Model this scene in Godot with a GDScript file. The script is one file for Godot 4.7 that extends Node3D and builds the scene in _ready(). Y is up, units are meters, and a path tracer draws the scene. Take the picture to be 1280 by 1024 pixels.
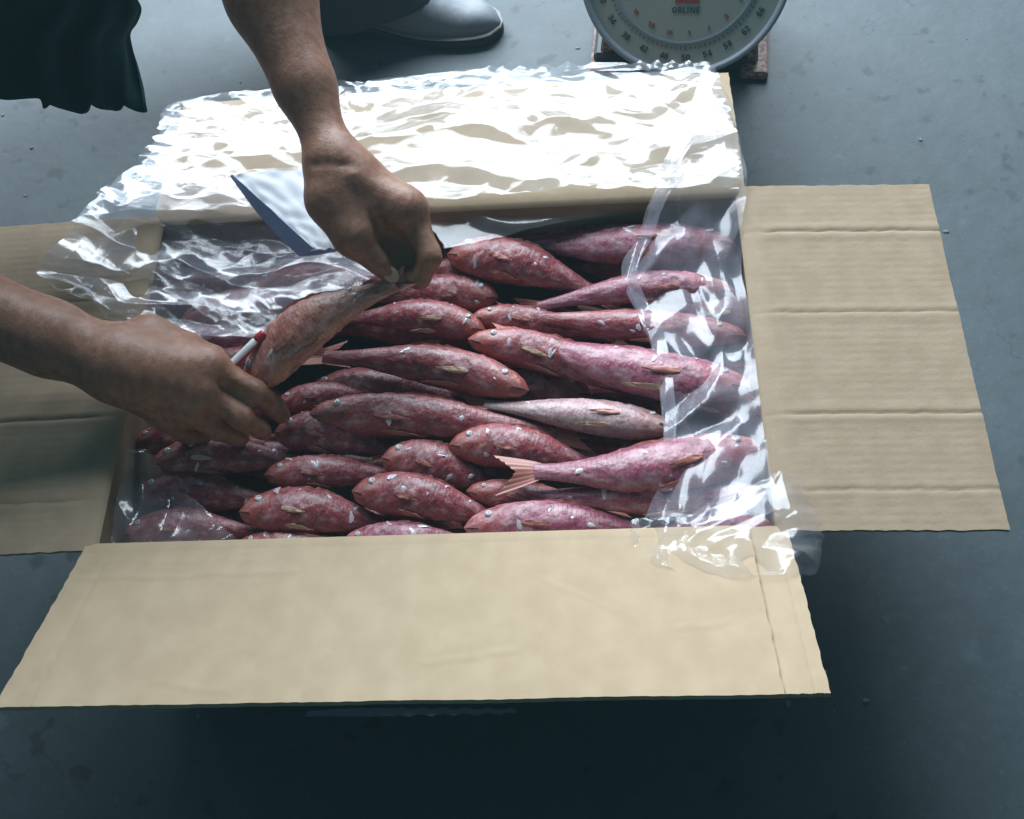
extends Node3D
# A carton of frozen red fish with a person picking one up. Units are metres; y = 0 is the rim of the carton, the floor lies at FLOOR.

const EYE := Vector3(0.13575, 0.82876, 0.54421)
const TURN := Vector3(-1.03255, 0.14321, -0.15932)
const FOCAL := 1437.46
const FLOOR := -0.22
const LIFT := 0.013
const HALF_W := 0.28
const HALF_D := 0.174

var view := Basis.from_euler(TURN)
var rng := RandomNumberGenerator.new()
var soft := FastNoiseLite.new()
var taken := {}
var M := {}

# ---------------------------------------------------------------- measuring and naming
func spot(x: float, y: float, h: float) -> Vector3:      # the point at height h seen at that place of the photograph
	var d := view * Vector3((x - 640.0) / FOCAL, -(y - 512.0) / FOCAL, -1.0)
	return EYE + d * ((h - EYE.y) / d.y)

func sp(a: Array) -> Vector3:
	return spot(a[0], a[1], a[2])

func numbered(called: String) -> String:
	var n: int = taken.get(called, 0)
	taken[called] = n + 1
	return called if n == 0 else "%s_%03d" % [called, n]

func tag(o: Node, label: String, category: String, group := "") -> void:
	o.set_meta("label", label)
	o.set_meta("category", category)
	if group != "":
		o.set_meta("group", group)

func thing(called: String, label: String, category: String, at := Vector3.ZERO, group := "") -> Node3D:
	var o := Node3D.new()
	o.name = numbered(called)
	add_child(o)
	o.position = at
	tag(o, label, category, group)
	return o

func put(called: String, mesh: Mesh, mat: Material, parent: Node = null) -> MeshInstance3D:
	var o := MeshInstance3D.new()
	o.mesh = mesh
	o.material_override = mat
	if parent == null:
		o.name = numbered(called)
		add_child(o)
	else:
		var n := 0
		for c in parent.get_children():
			var s := String(c.name)
			if s == called or (s.begins_with(called + "_") and s.substr(called.length() + 1).is_valid_int()):
				n += 1
		o.name = called if n == 0 else "%s_%03d" % [called, n]
		parent.add_child(o, true)
	return o

# ---------------------------------------------------------------- meshes
func mesh_of(v: PackedVector3Array, idx: PackedInt32Array, uv := PackedVector2Array(), weld := PackedInt32Array()) -> ArrayMesh:
	var n := PackedVector3Array()
	n.resize(v.size())
	for i in range(0, idx.size(), 3):
		var a := idx[i]
		var b := idx[i + 1]
		var c := idx[i + 2]
		var f := (v[c] - v[a]).cross(v[b] - v[a])
		n[a] += f
		n[b] += f
		n[c] += f
	for k in range(0, weld.size(), 2):                    # pairs of vertices on a seam share their normal
		var s := n[weld[k]] + n[weld[k + 1]]
		n[weld[k]] = s
		n[weld[k + 1]] = s
	for i in n.size():
		n[i] = n[i].normalized() if n[i].length_squared() > 1e-24 else Vector3.UP
	var arr := []
	arr.resize(Mesh.ARRAY_MAX)
	arr[Mesh.ARRAY_VERTEX] = v
	arr[Mesh.ARRAY_NORMAL] = n
	arr[Mesh.ARRAY_INDEX] = idx
	if uv.size() == v.size():
		arr[Mesh.ARRAY_TEX_UV] = uv
	var m := ArrayMesh.new()
	m.add_surface_from_arrays(Mesh.PRIMITIVE_TRIANGLES, arr)
	return m

func sheet(g: Array, flip := false, scale_uv := Vector2.ONE) -> ArrayMesh:   # g: rows of PackedVector3Array
	var v := PackedVector3Array()
	var uv := PackedVector2Array()
	var idx := PackedInt32Array()
	var nr := g.size()
	var nc: int = g[0].size()
	for r in nr:
		v.append_array(g[r])
		for c in nc:
			uv.append(Vector2(float(c) / (nc - 1), float(r) / (nr - 1)) * scale_uv)
	for r in nr - 1:
		for c in nc - 1:
			var a := r * nc + c
			if flip:
				idx.append_array(PackedInt32Array([a, a + nc, a + 1, a + 1, a + nc, a + nc + 1]))
			else:
				idx.append_array(PackedInt32Array([a, a + 1, a + nc, a + 1, a + nc + 1, a + nc]))
	return mesh_of(v, idx, uv)

func slab(g: Array, th: float, scale_uv := Vector2.ONE) -> ArrayMesh:        # a sheet with thickness th below it
	var nr := g.size()
	var nc: int = g[0].size()
	var v := PackedVector3Array()
	var uv := PackedVector2Array()
	var idx := PackedInt32Array()
	var low: Array = []
	for r in nr:
		var row := PackedVector3Array()
		for c in nc:
			var du: Vector3 = g[r][mini(c + 1, nc - 1)] - g[r][maxi(c - 1, 0)]
			var dv: Vector3 = g[mini(r + 1, nr - 1)][c] - g[maxi(r - 1, 0)][c]
			row.append(g[r][c] - dv.cross(du).normalized() * th)
		low.append(row)
	for side in 2:
		var base := v.size()
		for r in nr:
			v.append_array(g[r] if side == 0 else low[r])
			for c in nc:
				uv.append(Vector2(float(c) / (nc - 1), float(r) / (nr - 1)) * scale_uv)
		for r in nr - 1:
			for c in nc - 1:
				var a := base + r * nc + c
				if side == 0:
					idx.append_array(PackedInt32Array([a, a + 1, a + nc, a + 1, a + nc + 1, a + nc]))
				else:
					idx.append_array(PackedInt32Array([a, a + nc, a + 1, a + 1, a + nc, a + nc + 1]))
	var ring: Array = []
	for c in nc: ring.append([0, c])
	for r in range(1, nr): ring.append([r, nc - 1])
	for c in range(nc - 2, -1, -1): ring.append([nr - 1, c])
	for r in range(nr - 2, -1, -1): ring.append([r, 0])
	for k in ring.size() - 1:
		var p: Array = ring[k]
		var q: Array = ring[k + 1]
		var b := v.size()
		v.append_array(PackedVector3Array([g[p[0]][p[1]], g[q[0]][q[1]], low[p[0]][p[1]], low[q[0]][q[1]]]))
		for e in 4:
			uv.append(Vector2(0.5, 0.5))
		idx.append_array(PackedInt32Array([b, b + 2, b + 1, b + 1, b + 2, b + 3]))
	return mesh_of(v, idx, uv)

func cr(a: Vector3, b: Vector3, c: Vector3, d: Vector3, t: float) -> Vector3:
	return b.cubic_interpolate(c, a, d, t)

func along(row: PackedVector3Array, u: float, straight := false) -> Vector3:
	var n := row.size() - 1
	var k := clampi(int(u * n), 0, n - 1)
	var t := u * n - k
	if straight:
		return row[k].lerp(row[k + 1], t)
	return cr(row[maxi(k - 1, 0)], row[k], row[k + 1], row[mini(k + 2, n)], t)

func patch(ctrl: Array, nu: int, nv: int, ragged := 0.0, straight := false, key := 0.0) -> Array:   # control rows of [px, py, h] -> a fine grid
	var rows: Array = []
	for r in ctrl:
		var row := PackedVector3Array()
		for a in r:
			row.append(sp(a))
		rows.append(row)
	var out: Array = []
	for j in nv + 1:
		var line := PackedVector3Array()
		for i in nu + 1:
			var u := float(i) / nu
			var v := float(j) / nv
			if ragged > 0.0:
				var u0 := ragged * (0.5 + 0.5 * soft.get_noise_2d(v * 300.0 + key, 5.0))
				var u1 := ragged * (0.5 + 0.5 * soft.get_noise_2d(v * 300.0 + key, 95.0))
				var v0 := ragged * (0.5 + 0.5 * soft.get_noise_2d(u * 300.0 + key, 215.0))
				var v1 := ragged * (0.5 + 0.5 * soft.get_noise_2d(u * 300.0 + key, 315.0))
				u = lerpf(u0, 1.0 - u1, u)
				v = lerpf(v0, 1.0 - v1, v)
			var col := PackedVector3Array()
			for r in rows:
				col.append(along(r, u, straight))
			line.append(along(col, v, straight))
		out.append(line)
	return out

func push(g: Array, f: Callable) -> Array:                # moves each point along its normal by f(point, u, v)
	var nr := g.size()
	var nc: int = g[0].size()
	var out: Array = []
	for r in nr:
		var row := PackedVector3Array()
		for c in nc:
			var du: Vector3 = g[r][mini(c + 1, nc - 1)] - g[r][maxi(c - 1, 0)]
			var dv: Vector3 = g[mini(r + 1, nr - 1)][c] - g[maxi(r - 1, 0)][c]
			var n := dv.cross(du).normalized()
			row.append(g[r][c] + n * f.call(g[r][c], float(c) / (nc - 1), float(r) / (nr - 1)))
		out.append(row)
	return out

func tri(t: float, rise: float) -> float:
	var f := fposmod(t, 1.0)
	return f / rise - 0.5 if f < rise else (1.0 - f) / (1.0 - rise) - 0.5

func crumple(p: Vector3, dirs: Array, key: float) -> float:   # straight creases between flat facets, as in crushed film; dirs: [angle, wavelength, slope]
	var h := 0.0
	for k in dirs.size():
		var d: Array = dirs[k]
		var q := p.x * cos(d[0]) + p.z * sin(d[0])
		var warp := soft.get_noise_3d(p.x * 100.0 + 77.0 * k + key, p.z * 100.0, 31.0 * k) * 0.85 + soft.get_noise_3d(p.x * 420.0 + key, p.z * 420.0, 51.0 * k) * 0.10
		var rise: float = d[3] if d.size() > 3 else 0.5
		var fade := clampf((0.95 if rise > 0.5 else 0.55) + (0.7 if rise > 0.5 else 1.3) * soft.get_noise_3d(p.x * 260.0 - 50.0 * k, p.z * 260.0 + key, 9.0 * k), 0.0, 1.3)
		h += tri(q / d[1] + warp, rise) * d[1] * rise * d[2] * fade
	return h

# an even solid round a set of bones: soft ones [a, b, ra, rb] melt together, crisp ones keep apart
func flesh(soft_bones: Array, crisp_bones: Array, cell: float, k_soft: float, k_crisp: float, k_join: float, dents: Array = []) -> ArrayMesh:
	var lo := Vector3(1e9, 1e9, 1e9)
	var hi := -lo
	var reach := 4.0 * maxf(k_soft, k_crisp) + cell
	for b in soft_bones + crisp_bones:
		var r: float = maxf(b[2], b[3]) + reach
		for q in 2:
			lo = lo.min(b[q] - Vector3.ONE * r)
			hi = hi.max(b[q] + Vector3.ONE * r)
	var nx := int((hi.x - lo.x) / cell) + 2
	var ny := int((hi.y - lo.y) / cell) + 2
	var nz := int((hi.z - lo.z) / cell) + 2
	var fa := PackedFloat32Array()
	fa.resize(nx * ny * nz)
	var fb := PackedFloat32Array()
	fb.resize(nx * ny * nz)
	for set_no in 2:
		var k := k_soft if set_no == 0 else k_crisp
		var f := fa if set_no == 0 else fb
		for bone in (soft_bones if set_no == 0 else crisp_bones):
			var a: Vector3 = bone[0]
			var ab: Vector3 = bone[1] - a
			var ra: float = bone[2]
			var dr: float = bone[3] - ra
			var l2 := maxf(ab.length_squared(), 1e-9)
			var far := maxf(bone[2], bone[3]) + reach
			var p0: Vector3 = (a.min(bone[1]) - Vector3.ONE * far - lo) / cell
			var p1: Vector3 = (a.max(bone[1]) + Vector3.ONE * far - lo) / cell
			for z in range(maxi(0, int(p0.z)), mini(nz, int(p1.z) + 2)):
				for y in range(maxi(0, int(p0.y)), mini(ny, int(p1.y) + 2)):
					var at := (z * ny + y) * nx
					for x in range(maxi(0, int(p0.x)), mini(nx, int(p1.x) + 2)):
						var ap := Vector3(x, y, z) * cell + lo - a
						var t := clampf(ap.dot(ab) / l2, 0.0, 1.0)
						var d := (ap - ab * t).length() - ra - dr * t
						if d < reach:
							f[at + x] += exp(-d / k)
		if set_no == 0: fa = f
		else: fb = f
	var field := PackedFloat32Array()
	field.resize(nx * ny * nz)
	for i in field.size():
		var da := -log(fa[i]) * k_soft if fa[i] > 1e-12 else reach
		var db := -log(fb[i]) * k_crisp if fb[i] > 1e-12 else reach
		var m := minf(da, db)
		if m < reach * 0.9:
			var hh := maxf(k_join - absf(da - db), 0.0) / k_join
			m -= hh * hh * k_join * 0.25
		field[i] = m
	for dent in dents:                                    # [a, b, radius, depth]: creases and hollows pressed into the skin
		var a: Vector3 = dent[0]
		var ab: Vector3 = dent[1] - a
		var r: float = dent[2]
		var p0: Vector3 = (a.min(dent[1]) - Vector3.ONE * r - lo) / cell
		var p1: Vector3 = (a.max(dent[1]) + Vector3.ONE * r - lo) / cell
		for z in range(maxi(0, int(p0.z)), mini(nz, int(p1.z) + 2)):
			for y in range(maxi(0, int(p0.y)), mini(ny, int(p1.y) + 2)):
				for x in range(maxi(0, int(p0.x)), mini(nx, int(p1.x) + 2)):
					var ap := Vector3(x, y, z) * cell + lo - a
					var t := clampf(ap.dot(ab) / maxf(ab.length_squared(), 1e-9), 0.0, 1.0)
					var w := 1.0 - (ap - ab * t).length() / r
					if w > 0.0:
						field[(z * ny + y) * nx + x] += dent[3] * w * w * (3.0 - 2.0 * w)
	var v := PackedVector3Array()
	var idx := PackedInt32Array()
	var id := PackedInt32Array()
	id.resize(nx * ny * nz)
	id.fill(-1)
	var step := [0, 1, nx, nx + 1, nx * ny, nx * ny + 1, nx * ny + nx, nx * ny + nx + 1]
	var edges := [[0, 1], [2, 3], [4, 5], [6, 7], [0, 2], [1, 3], [4, 6], [5, 7], [0, 4], [1, 5], [2, 6], [3, 7]]
	var corner := []
	for c in 8:
		corner.append(Vector3(c & 1, (c >> 1) & 1, c >> 2))
	for z in nz - 1:
		for y in ny - 1:
			var at := (z * ny + y) * nx
			for x in nx - 1:
				var i := at + x
				var f0 := field[i]
				if f0 > 3.0 * cell or f0 < -3.0 * cell:
					continue
				var neg := 0
				for c in 8:
					if field[i + step[c]] < 0.0: neg += 1
				if neg == 0 or neg == 8:
					continue
				var sum := Vector3.ZERO
				var n := 0
				for e in edges:
					var d0 := field[i + step[e[0]]]
					var d1 := field[i + step[e[1]]]
					if (d0 < 0.0) != (d1 < 0.0):
						sum += corner[e[0]].lerp(corner[e[1]], d0 / (d0 - d1))
						n += 1
				id[i] = v.size()
				v.append((Vector3(x, y, z) + sum / n) * cell + lo)
	var ax := [1, nx, nx * ny]
	for z in range(1, nz - 1):
		for y in range(1, ny - 1):
			var at := (z * ny + y) * nx
			for x in range(1, nx - 1):
				var i := at + x
				if id[i] < 0:
					continue
				for k in 3:
					var d0 := field[i]
					var d1 := field[i + ax[k]]
					if (d0 < 0.0) == (d1 < 0.0):
						continue
					var s1: int = ax[(k + 1) % 3]
					var s2: int = ax[(k + 2) % 3]
					var a := id[i]
					var b := id[i - s1]
					var c := id[i - s1 - s2]
					var d := id[i - s2]
					if a < 0 or b < 0 or c < 0 or d < 0:
						continue
					if d0 < 0.0:
						idx.append_array(PackedInt32Array([a, c, b, a, d, c]))
					else:
						idx.append_array(PackedInt32Array([a, b, c, a, c, d]))
	return mesh_of(v, idx)

func join(list: Array) -> ArrayMesh:
	var st := SurfaceTool.new()
	for m in list:
		st.append_from(m, 0, Transform3D.IDENTITY)
	return st.commit()

# a tube through points with radii [across, up] and a flattened end
func loft(points: PackedVector3Array, wide: PackedFloat32Array, tall: PackedFloat32Array, up: Vector3, seg := 20, power := 2.0, closed := true) -> ArrayMesh:
	var v := PackedVector3Array()
	var uv := PackedVector2Array()
	var idx := PackedInt32Array()
	var weld := PackedInt32Array()
	var n := points.size()
	for i in n:
		var t := (points[mini(i + 1, n - 1)] - points[maxi(i - 1, 0)]).normalized()
		var s := t.cross(up).normalized()
		var u := s.cross(t)
		for j in seg + 1:
			var a := TAU * j / seg
			var ca := signf(cos(a)) * pow(absf(cos(a)), 2.0 / power)
			var sa := signf(sin(a)) * pow(absf(sin(a)), 2.0 / power)
			v.append(points[i] + s * ca * wide[i] + u * sa * tall[i])
			uv.append(Vector2(float(i) / (n - 1), float(j) / seg))
		weld.append_array(PackedInt32Array([i * (seg + 1), i * (seg + 1) + seg]))
	for i in n - 1:
		for j in seg:
			var a := i * (seg + 1) + j
			idx.append_array(PackedInt32Array([a, a + 1, a + seg + 1, a + 1, a + seg + 2, a + seg + 1]))
	if closed:
		for e in [0, n - 1]:
			var c := v.size()
			v.append(points[e])
			uv.append(Vector2(0.0 if e == 0 else 1.0, 0.5))
			for j in seg:
				var a: int = e * (seg + 1) + j
				idx.append_array(PackedInt32Array([c, a + 1, a]) if e == 0 else PackedInt32Array([c, a, a + 1]))
	return mesh_of(v, idx, uv, weld)

func box(st: SurfaceTool, at: Vector3, size: Vector3, b := Basis.IDENTITY, bevel := 0.002) -> void:    # a box with chamfered edges
	var h := size / 2.0
	var c := minf(bevel, minf(h.x, minf(h.y, h.z)) * 0.5)
	var pts := {}
	for i in 8:
		var s := Vector3(1 if i & 1 else -1, 1 if i & 2 else -1, 1 if i & 4 else -1)
		for k in 3:
			var p := s * (h - Vector3.ONE * c)
			p[k] = s[k] * h[k]
			pts[[i, k]] = at + b * p
	var face := func(list: Array):
		var n := Vector3.ZERO
		var mid := Vector3.ZERO
		for q in list: mid += q
		mid /= list.size()
		n = (list[2] - list[0]).cross(list[1] - list[0])
		var l := list.duplicate()
		if n.dot(mid - at) < 0.0:
			l.reverse()
		for q in range(1, l.size() - 1):
			for p in [l[0], l[q], l[q + 1]]:
				st.add_vertex(p)
	st.set_smooth_group(-1)
	for k in 3:
		var k1 := 1 << ((k + 1) % 3)
		var k2 := 1 << ((k + 2) % 3)
		for s in 2:
			var o := s << k
			face.call([pts[[o, k]], pts[[o | k1, k]], pts[[o | k1 | k2, k]], pts[[o | k2, k]]])
		for e in 4:                                       # edges along axis k
			var o := (k1 if e & 1 else 0) | (k2 if e & 2 else 0)
			var p := o | (1 << k)
			face.call([pts[[o, (k + 1) % 3]], pts[[o, (k + 2) % 3]], pts[[p, (k + 2) % 3]], pts[[p, (k + 1) % 3]]])
	for i in 8:
		face.call([pts[[i, 0]], pts[[i, 1]], pts[[i, 2]]])

func box_mesh(at: Vector3, size: Vector3, b := Basis.IDENTITY, bevel := 0.002) -> ArrayMesh:
	var st := SurfaceTool.new()
	st.begin(Mesh.PRIMITIVE_TRIANGLES)
	box(st, at, size, b, bevel)
	st.generate_normals()
	return st.commit()

# ---------------------------------------------------------------- materials
func lin(r: float, g: float, b: float, a := 1.0) -> Color:
	var c := Color(r, g, b).linear_to_srgb()
	c.a = a
	return c

func mat(called: String, c: Color, rough: float, spec := 0.5) -> StandardMaterial3D:
	var m := StandardMaterial3D.new()
	m.resource_name = called
	m.albedo_color = c
	m.roughness = rough
	m.metallic_specular = spec
	return m

func noise(freq: float, octaves: int, key: int, type := FastNoiseLite.TYPE_SIMPLEX_SMOOTH) -> FastNoiseLite:
	var n := FastNoiseLite.new()
	n.noise_type = type
	n.seed = key
	n.frequency = freq
	n.fractal_octaves = octaves
	n.fractal_type = FastNoiseLite.FRACTAL_FBM if octaves > 1 else FastNoiseLite.FRACTAL_NONE
	return n

func paint(w: int, h: int, f: Callable) -> ImageTexture:
	var im := Image.create_empty(w, h, false, Image.FORMAT_RGB8)
	for y in h:
		for x in w:
			im.set_pixel(x, y, f.call(x, y))
	im.generate_mipmaps()
	return ImageTexture.create_from_image(im)

func tiled(freq: float, octaves: int, key: int, a: Color, b: Color, size := 512, lo := 0.0, hi := 1.0) -> NoiseTexture2D:
	var t := NoiseTexture2D.new()
	t.width = size
	t.height = size
	t.seamless = true
	t.noise = noise(freq, octaves, key)
	var g := Gradient.new()
	g.set_color(0, a)
	g.set_color(1, b)
	g.set_offset(0, lo)
	g.set_offset(1, hi)
	t.color_ramp = g
	return t

func bumps(freq: float, octaves: int, key: int, strength: float, size := 512) -> NoiseTexture2D:
	var t := NoiseTexture2D.new()
	t.width = size
	t.height = size
	t.seamless = true
	t.as_normal_map = true
	t.bump_strength = strength
	t.noise = noise(freq, octaves, key)
	return t

func triplanar(m: StandardMaterial3D, per_metre: float) -> void:
	m.uv1_triplanar = true
	m.uv1_world_triplanar = true
	m.uv1_scale = Vector3.ONE * per_metre

func make_materials() -> void:
	var wide := noise(0.004, 4, 11)
	var fine := noise(0.03, 4, 12)
	var pit := noise(0.035, 3, 13)
	var grit := noise(0.3, 2, 14)
	# the floor: worn grey concrete with pits and stains; 1024 pixels over 1.6 metres
	var c := mat("concrete", Color.WHITE, 0.62, 0.5)
	var speck := func(x, y):
		var v := 0.86 + 0.16 * wide.get_noise_2d(x, y) + 0.12 * fine.get_noise_2d(x, y) + 0.05 * grit.get_noise_2d(x, y)
		var p := pit.get_noise_2d(x, y) + 0.35 * wide.get_noise_2d(x + 900, y)
		var crack := absf(wide.get_noise_2d(x * 1.3 + 300.0, y * 1.3) + 0.12 * fine.get_noise_2d(x, y + 77))
		if crack < 0.006 and wide.get_noise_2d(x + 50, y + 2000) > 0.12:
			v *= 0.72
		if p > 0.47:
			v *= 1.0 - 2.2 * minf(p - 0.47, 0.2)
		if grit.get_noise_2d(x + 500, y) > 0.62:
			v *= 1.35
		if p < -0.5:
			v *= 1.0 + 0.7 * (-0.5 - p)
		return Color(0.066 * v, 0.088 * v, 0.100 * v).linear_to_srgb()
	c.albedo_texture = paint(1024, 1024, speck)
	c.uv1_scale = Vector3(2.5, 2.5, 1)
	c.normal_enabled = true
	c.normal_texture = bumps(0.06, 4, 15, 2.5, 1024)
	c.normal_scale = 0.07
	M.floor = c
	# cardboard: fibres and faint stains
	var cm := func(called: String, tone: Vector3, key: int):
		var m := mat(called, lin(tone.x, tone.y, tone.z), 0.82, 0.4)
		m.albedo_texture = tiled(0.012, 5, key, Color(0.955, 0.95, 0.94), Color(1, 1, 1), 512, 0.25, 0.75)
		triplanar(m, 5.0)
		m.normal_enabled = true
		m.normal_texture = bumps(0.08, 3, key + 1, 1.2, 512)
		m.normal_scale = 0.22
		return m
	M.card = cm.call("cardboard", Vector3(0.395, 0.298, 0.196), 21)
	M.kraft = cm.call("ribbed_cardboard", Vector3(0.335, 0.25, 0.172), 24)
	M.card_edge = mat("cardboard_edge", lin(0.42, 0.27, 0.13), 0.9)
	M.liner_paper = mat("torn_paper", lin(0.6, 0.6, 0.58), 0.7)
	# film
	var f := StandardMaterial3D.new()
	f.resource_name = "film"
	f.transparency = BaseMaterial3D.TRANSPARENCY_ALPHA
	f.albedo_color = Color(0.93, 0.95, 1.0, 0.06)
	f.roughness = 0.16
	f.metallic_specular = 0.5
	f.cull_mode = BaseMaterial3D.CULL_DISABLED
	M.film = f
	var hazy := f.duplicate()
	hazy.resource_name = "doubled_film"
	hazy.albedo_color = Color(0.93, 0.93, 1.0, 0.13)
	M.film_hazy = hazy
	# skin
	var s := mat("skin", lin(0.31, 0.16, 0.105), 0.50, 0.45)
	s.albedo_texture = tiled(0.02, 4, 31, Color(0.86, 0.80, 0.78), Color(1, 1, 1), 512, 0.25, 0.75)
	triplanar(s, 9.0)
	s.normal_enabled = true
	s.normal_texture = bumps(0.07, 3, 32, 3.0, 512)
	s.normal_scale = 0.28
	s.subsurf_scatter_enabled = true
	s.subsurf_scatter_strength = 0.08
	M.skin = s
	M.nail = mat("nail", lin(0.48, 0.30, 0.23), 0.3, 0.5)
	M.hair = mat("hair", lin(0.012, 0.010, 0.009), 0.5)
	M.white_eye = mat("eye_white", lin(0.7, 0.68, 0.64), 0.3)
	var cl := mat("dark_cloth", lin(0.016, 0.042, 0.046), 0.95, 0.2)
	cl.normal_enabled = true
	cl.normal_texture = bumps(0.02, 4, 41, 4.0, 512)
	cl.normal_scale = 0.6
	triplanar(cl, 6.0)
	M.cloth = cl
	var tr := cl.duplicate()
	tr.resource_name = "grey_trouser_cloth"
	tr.albedo_color = lin(0.055, 0.055, 0.070)
	M.trousers = tr
	M.leather = mat("leather", lin(0.17, 0.19, 0.22), 0.55, 0.6)
	M.leather.normal_enabled = true
	M.leather.normal_texture = bumps(0.02, 3, 43, 3.0, 512)
	M.leather.normal_scale = 0.3
	triplanar(M.leather, 8.0)
	M.welt = mat("shoe_welt", lin(0.20, 0.20, 0.19), 0.6)
	M.sole = mat("shoe_sole", lin(0.02, 0.02, 0.022), 0.8)
	M.paper = mat("white_paper", lin(0.76, 0.78, 0.85), 0.75, 0.4)
	M.paper_blue = mat("blue_paper", lin(0.30, 0.38, 0.66), 0.75, 0.4)
	M.pen_white = mat("pen_white", lin(0.75, 0.72, 0.72), 0.25)
	M.pen_red = mat("pen_red", lin(0.35, 0.02, 0.03), 0.3)
	M.pen_tip = mat("pen_tip", lin(0.35, 0.33, 0.3), 0.3)
	M.dial = mat("dial_face", lin(0.42, 0.43, 0.39), 0.5)
	M.dial_rim = mat("dial_rim", lin(0.30, 0.33, 0.38), 0.35)
	M.dark_metal = mat("dark_metal", lin(0.03, 0.04, 0.045), 0.5)
	M.ink = mat("black_ink", lin(0.07, 0.075, 0.07), 0.6)
	M.red_ink = mat("red_ink", lin(0.36, 0.07, 0.06), 0.6)
	var ru := mat("rusty_paint", Color.WHITE, 0.7)
	ru.albedo_texture = tiled(0.02, 5, 51, lin(0.17, 0.09, 0.075), lin(0.36, 0.27, 0.24), 512, 0.3, 0.7)
	triplanar(ru, 12.0)
	M.rust = ru
	# fish skin: u runs from snout to tail, v round the body from the back; three kinds
	var blot := noise(1.0, 4, 61)
	var spot_n := noise(1.0, 3, 62)
	var bloom := noise(1.0, 4, 63)
	var grain := noise(0.13, 3, 64)
	var skins := [
		[Vector3(0.195, 0.020, 0.029), Vector3(0.36, 0.078, 0.092), Vector3(0.36, 0.075, 0.052), 0.0],
		[Vector3(0.21, 0.030, 0.066), Vector3(0.39, 0.125, 0.18), Vector3(0.38, 0.085, 0.080), 0.10],
		[Vector3(0.32, 0.15, 0.17), Vector3(0.44, 0.34, 0.33), Vector3(0.38, 0.16, 0.13), 0.08],
		[Vector3(0.29, 0.070, 0.055), Vector3(0.54, 0.27, 0.18), Vector3(0.38, 0.09, 0.07), 0.06]]
	M.fish = []
	for k in 4:
		var sk: Array = skins[k]
		var tone := func(x, y):
			var u: float = x / 511.0
			var a: float = TAU * y / 255.0
			var p := Vector3(u * 5.0 + 40.0 * k, cos(a) * 0.85, sin(a) * 0.85)
			var belly := smoothstep(-0.35, -0.95, cos(a))
			var b := clampf(0.42 + 0.8 * blot.get_noise_3d(p.x, p.y, p.z), 0.0, 1.0)
			var col: Vector3 = sk[0].lerp(sk[1], clampf(b * 0.75 + belly * 0.5, 0.0, 1.0))
			col = col.lerp(sk[2], smoothstep(0.26, 0.06, u) * 0.75)
			var dk := spot_n.get_noise_3d(p.x * 2.2, p.y * 2.2 + 9.0, p.z * 2.2)
			if dk > 0.15:
				col *= 1.0 - 0.45 * minf((dk - 0.15) * 3.0, 1.0)
			# rows of scales, offset like tiles
			var su: float = u * 44.0
			var sv: float = a / TAU * 30.0 + (0.5 if int(su) % 2 == 0 else 0.0)
			var fu := su - floorf(su)
			var fv := absf(sv - floorf(sv) - 0.5) * 2.0
			var rim := smoothstep(0.30, 0.0, absf(fu - 0.85 + 0.35 * fv * fv))
			var cell := spot_n.get_noise_2d(floorf(su) * 37.0, floorf(sv) * 53.0)
			if u > 0.22:
				col *= (1.0 - 0.20 * rim) * (1.0 + 0.25 * cell)
			var fr: float = bloom.get_noise_3d(p.x * 1.7, p.y * 1.7 - 20.0, p.z * 1.7) + sk[3]
			fr = clampf(smoothstep(-0.10, 0.65, fr) * 0.32 + 0.20 * maxf(0.0, grain.get_noise_2d(x * 1.0, y * 1.0)) , 0.0, 0.6)
			col = col.lerp(Vector3(0.66, 0.52, 0.53), fr)
			return Color(col.x, col.y, col.z).linear_to_srgb()
		var m := mat("fish_skin", Color.WHITE, 0.43, 0.5)
		m.albedo_texture = paint(512, 256, tone)
		m.normal_enabled = true
		m.normal_texture = M.fish[0].normal_texture if k > 0 else scale_relief()
		m.normal_scale = 0.5
		m.rim_enabled = false
		M.fish.append(m)
	M.fin = mat("fin", lin(0.40, 0.145, 0.115), 0.42)
	M.fin.backlight_enabled = true
	M.fin.backlight = Color(0.3, 0.16, 0.1)
	M.pale_fin = mat("pale_fin", lin(0.56, 0.36, 0.25), 0.45)
	M.fish_eye = mat("fish_eye", lin(0.50, 0.47, 0.49), 0.18)
	M.pupil = mat("pupil", lin(0.10, 0.08, 0.10), 0.15)
	M.mouth = mat("mouth", lin(0.08, 0.015, 0.015), 0.6)
	M.flake = mat("ice", lin(0.50, 0.43, 0.46), 0.25, 0.6)

func scale_relief() -> ImageTexture:
	var im := Image.create_empty(512, 256, false, Image.FORMAT_RGB8)
	var n := noise(0.05, 3, 71)
	for y in 256:
		for x in 512:
			var u := x / 511.0
			var su := u * 44.0
			var sv := y / 255.0 * 30.0 + (0.5 if int(su) % 2 == 0 else 0.0)
			var fu := su - floorf(su)
			var fv := absf(sv - floorf(sv) - 0.5) * 2.0
			var hgt := 0.5 + 0.28 * n.get_noise_2d(x, y)
			if u > 0.25:
				hgt += 0.16 * (fu - 0.5) * (1.0 - 0.5 * fv)
			im.set_pixel(x, y, Color(hgt, hgt, hgt))
	im.bump_map_to_normal_map(5.0)
	im.generate_mipmaps()
	return ImageTexture.create_from_image(im)

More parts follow.
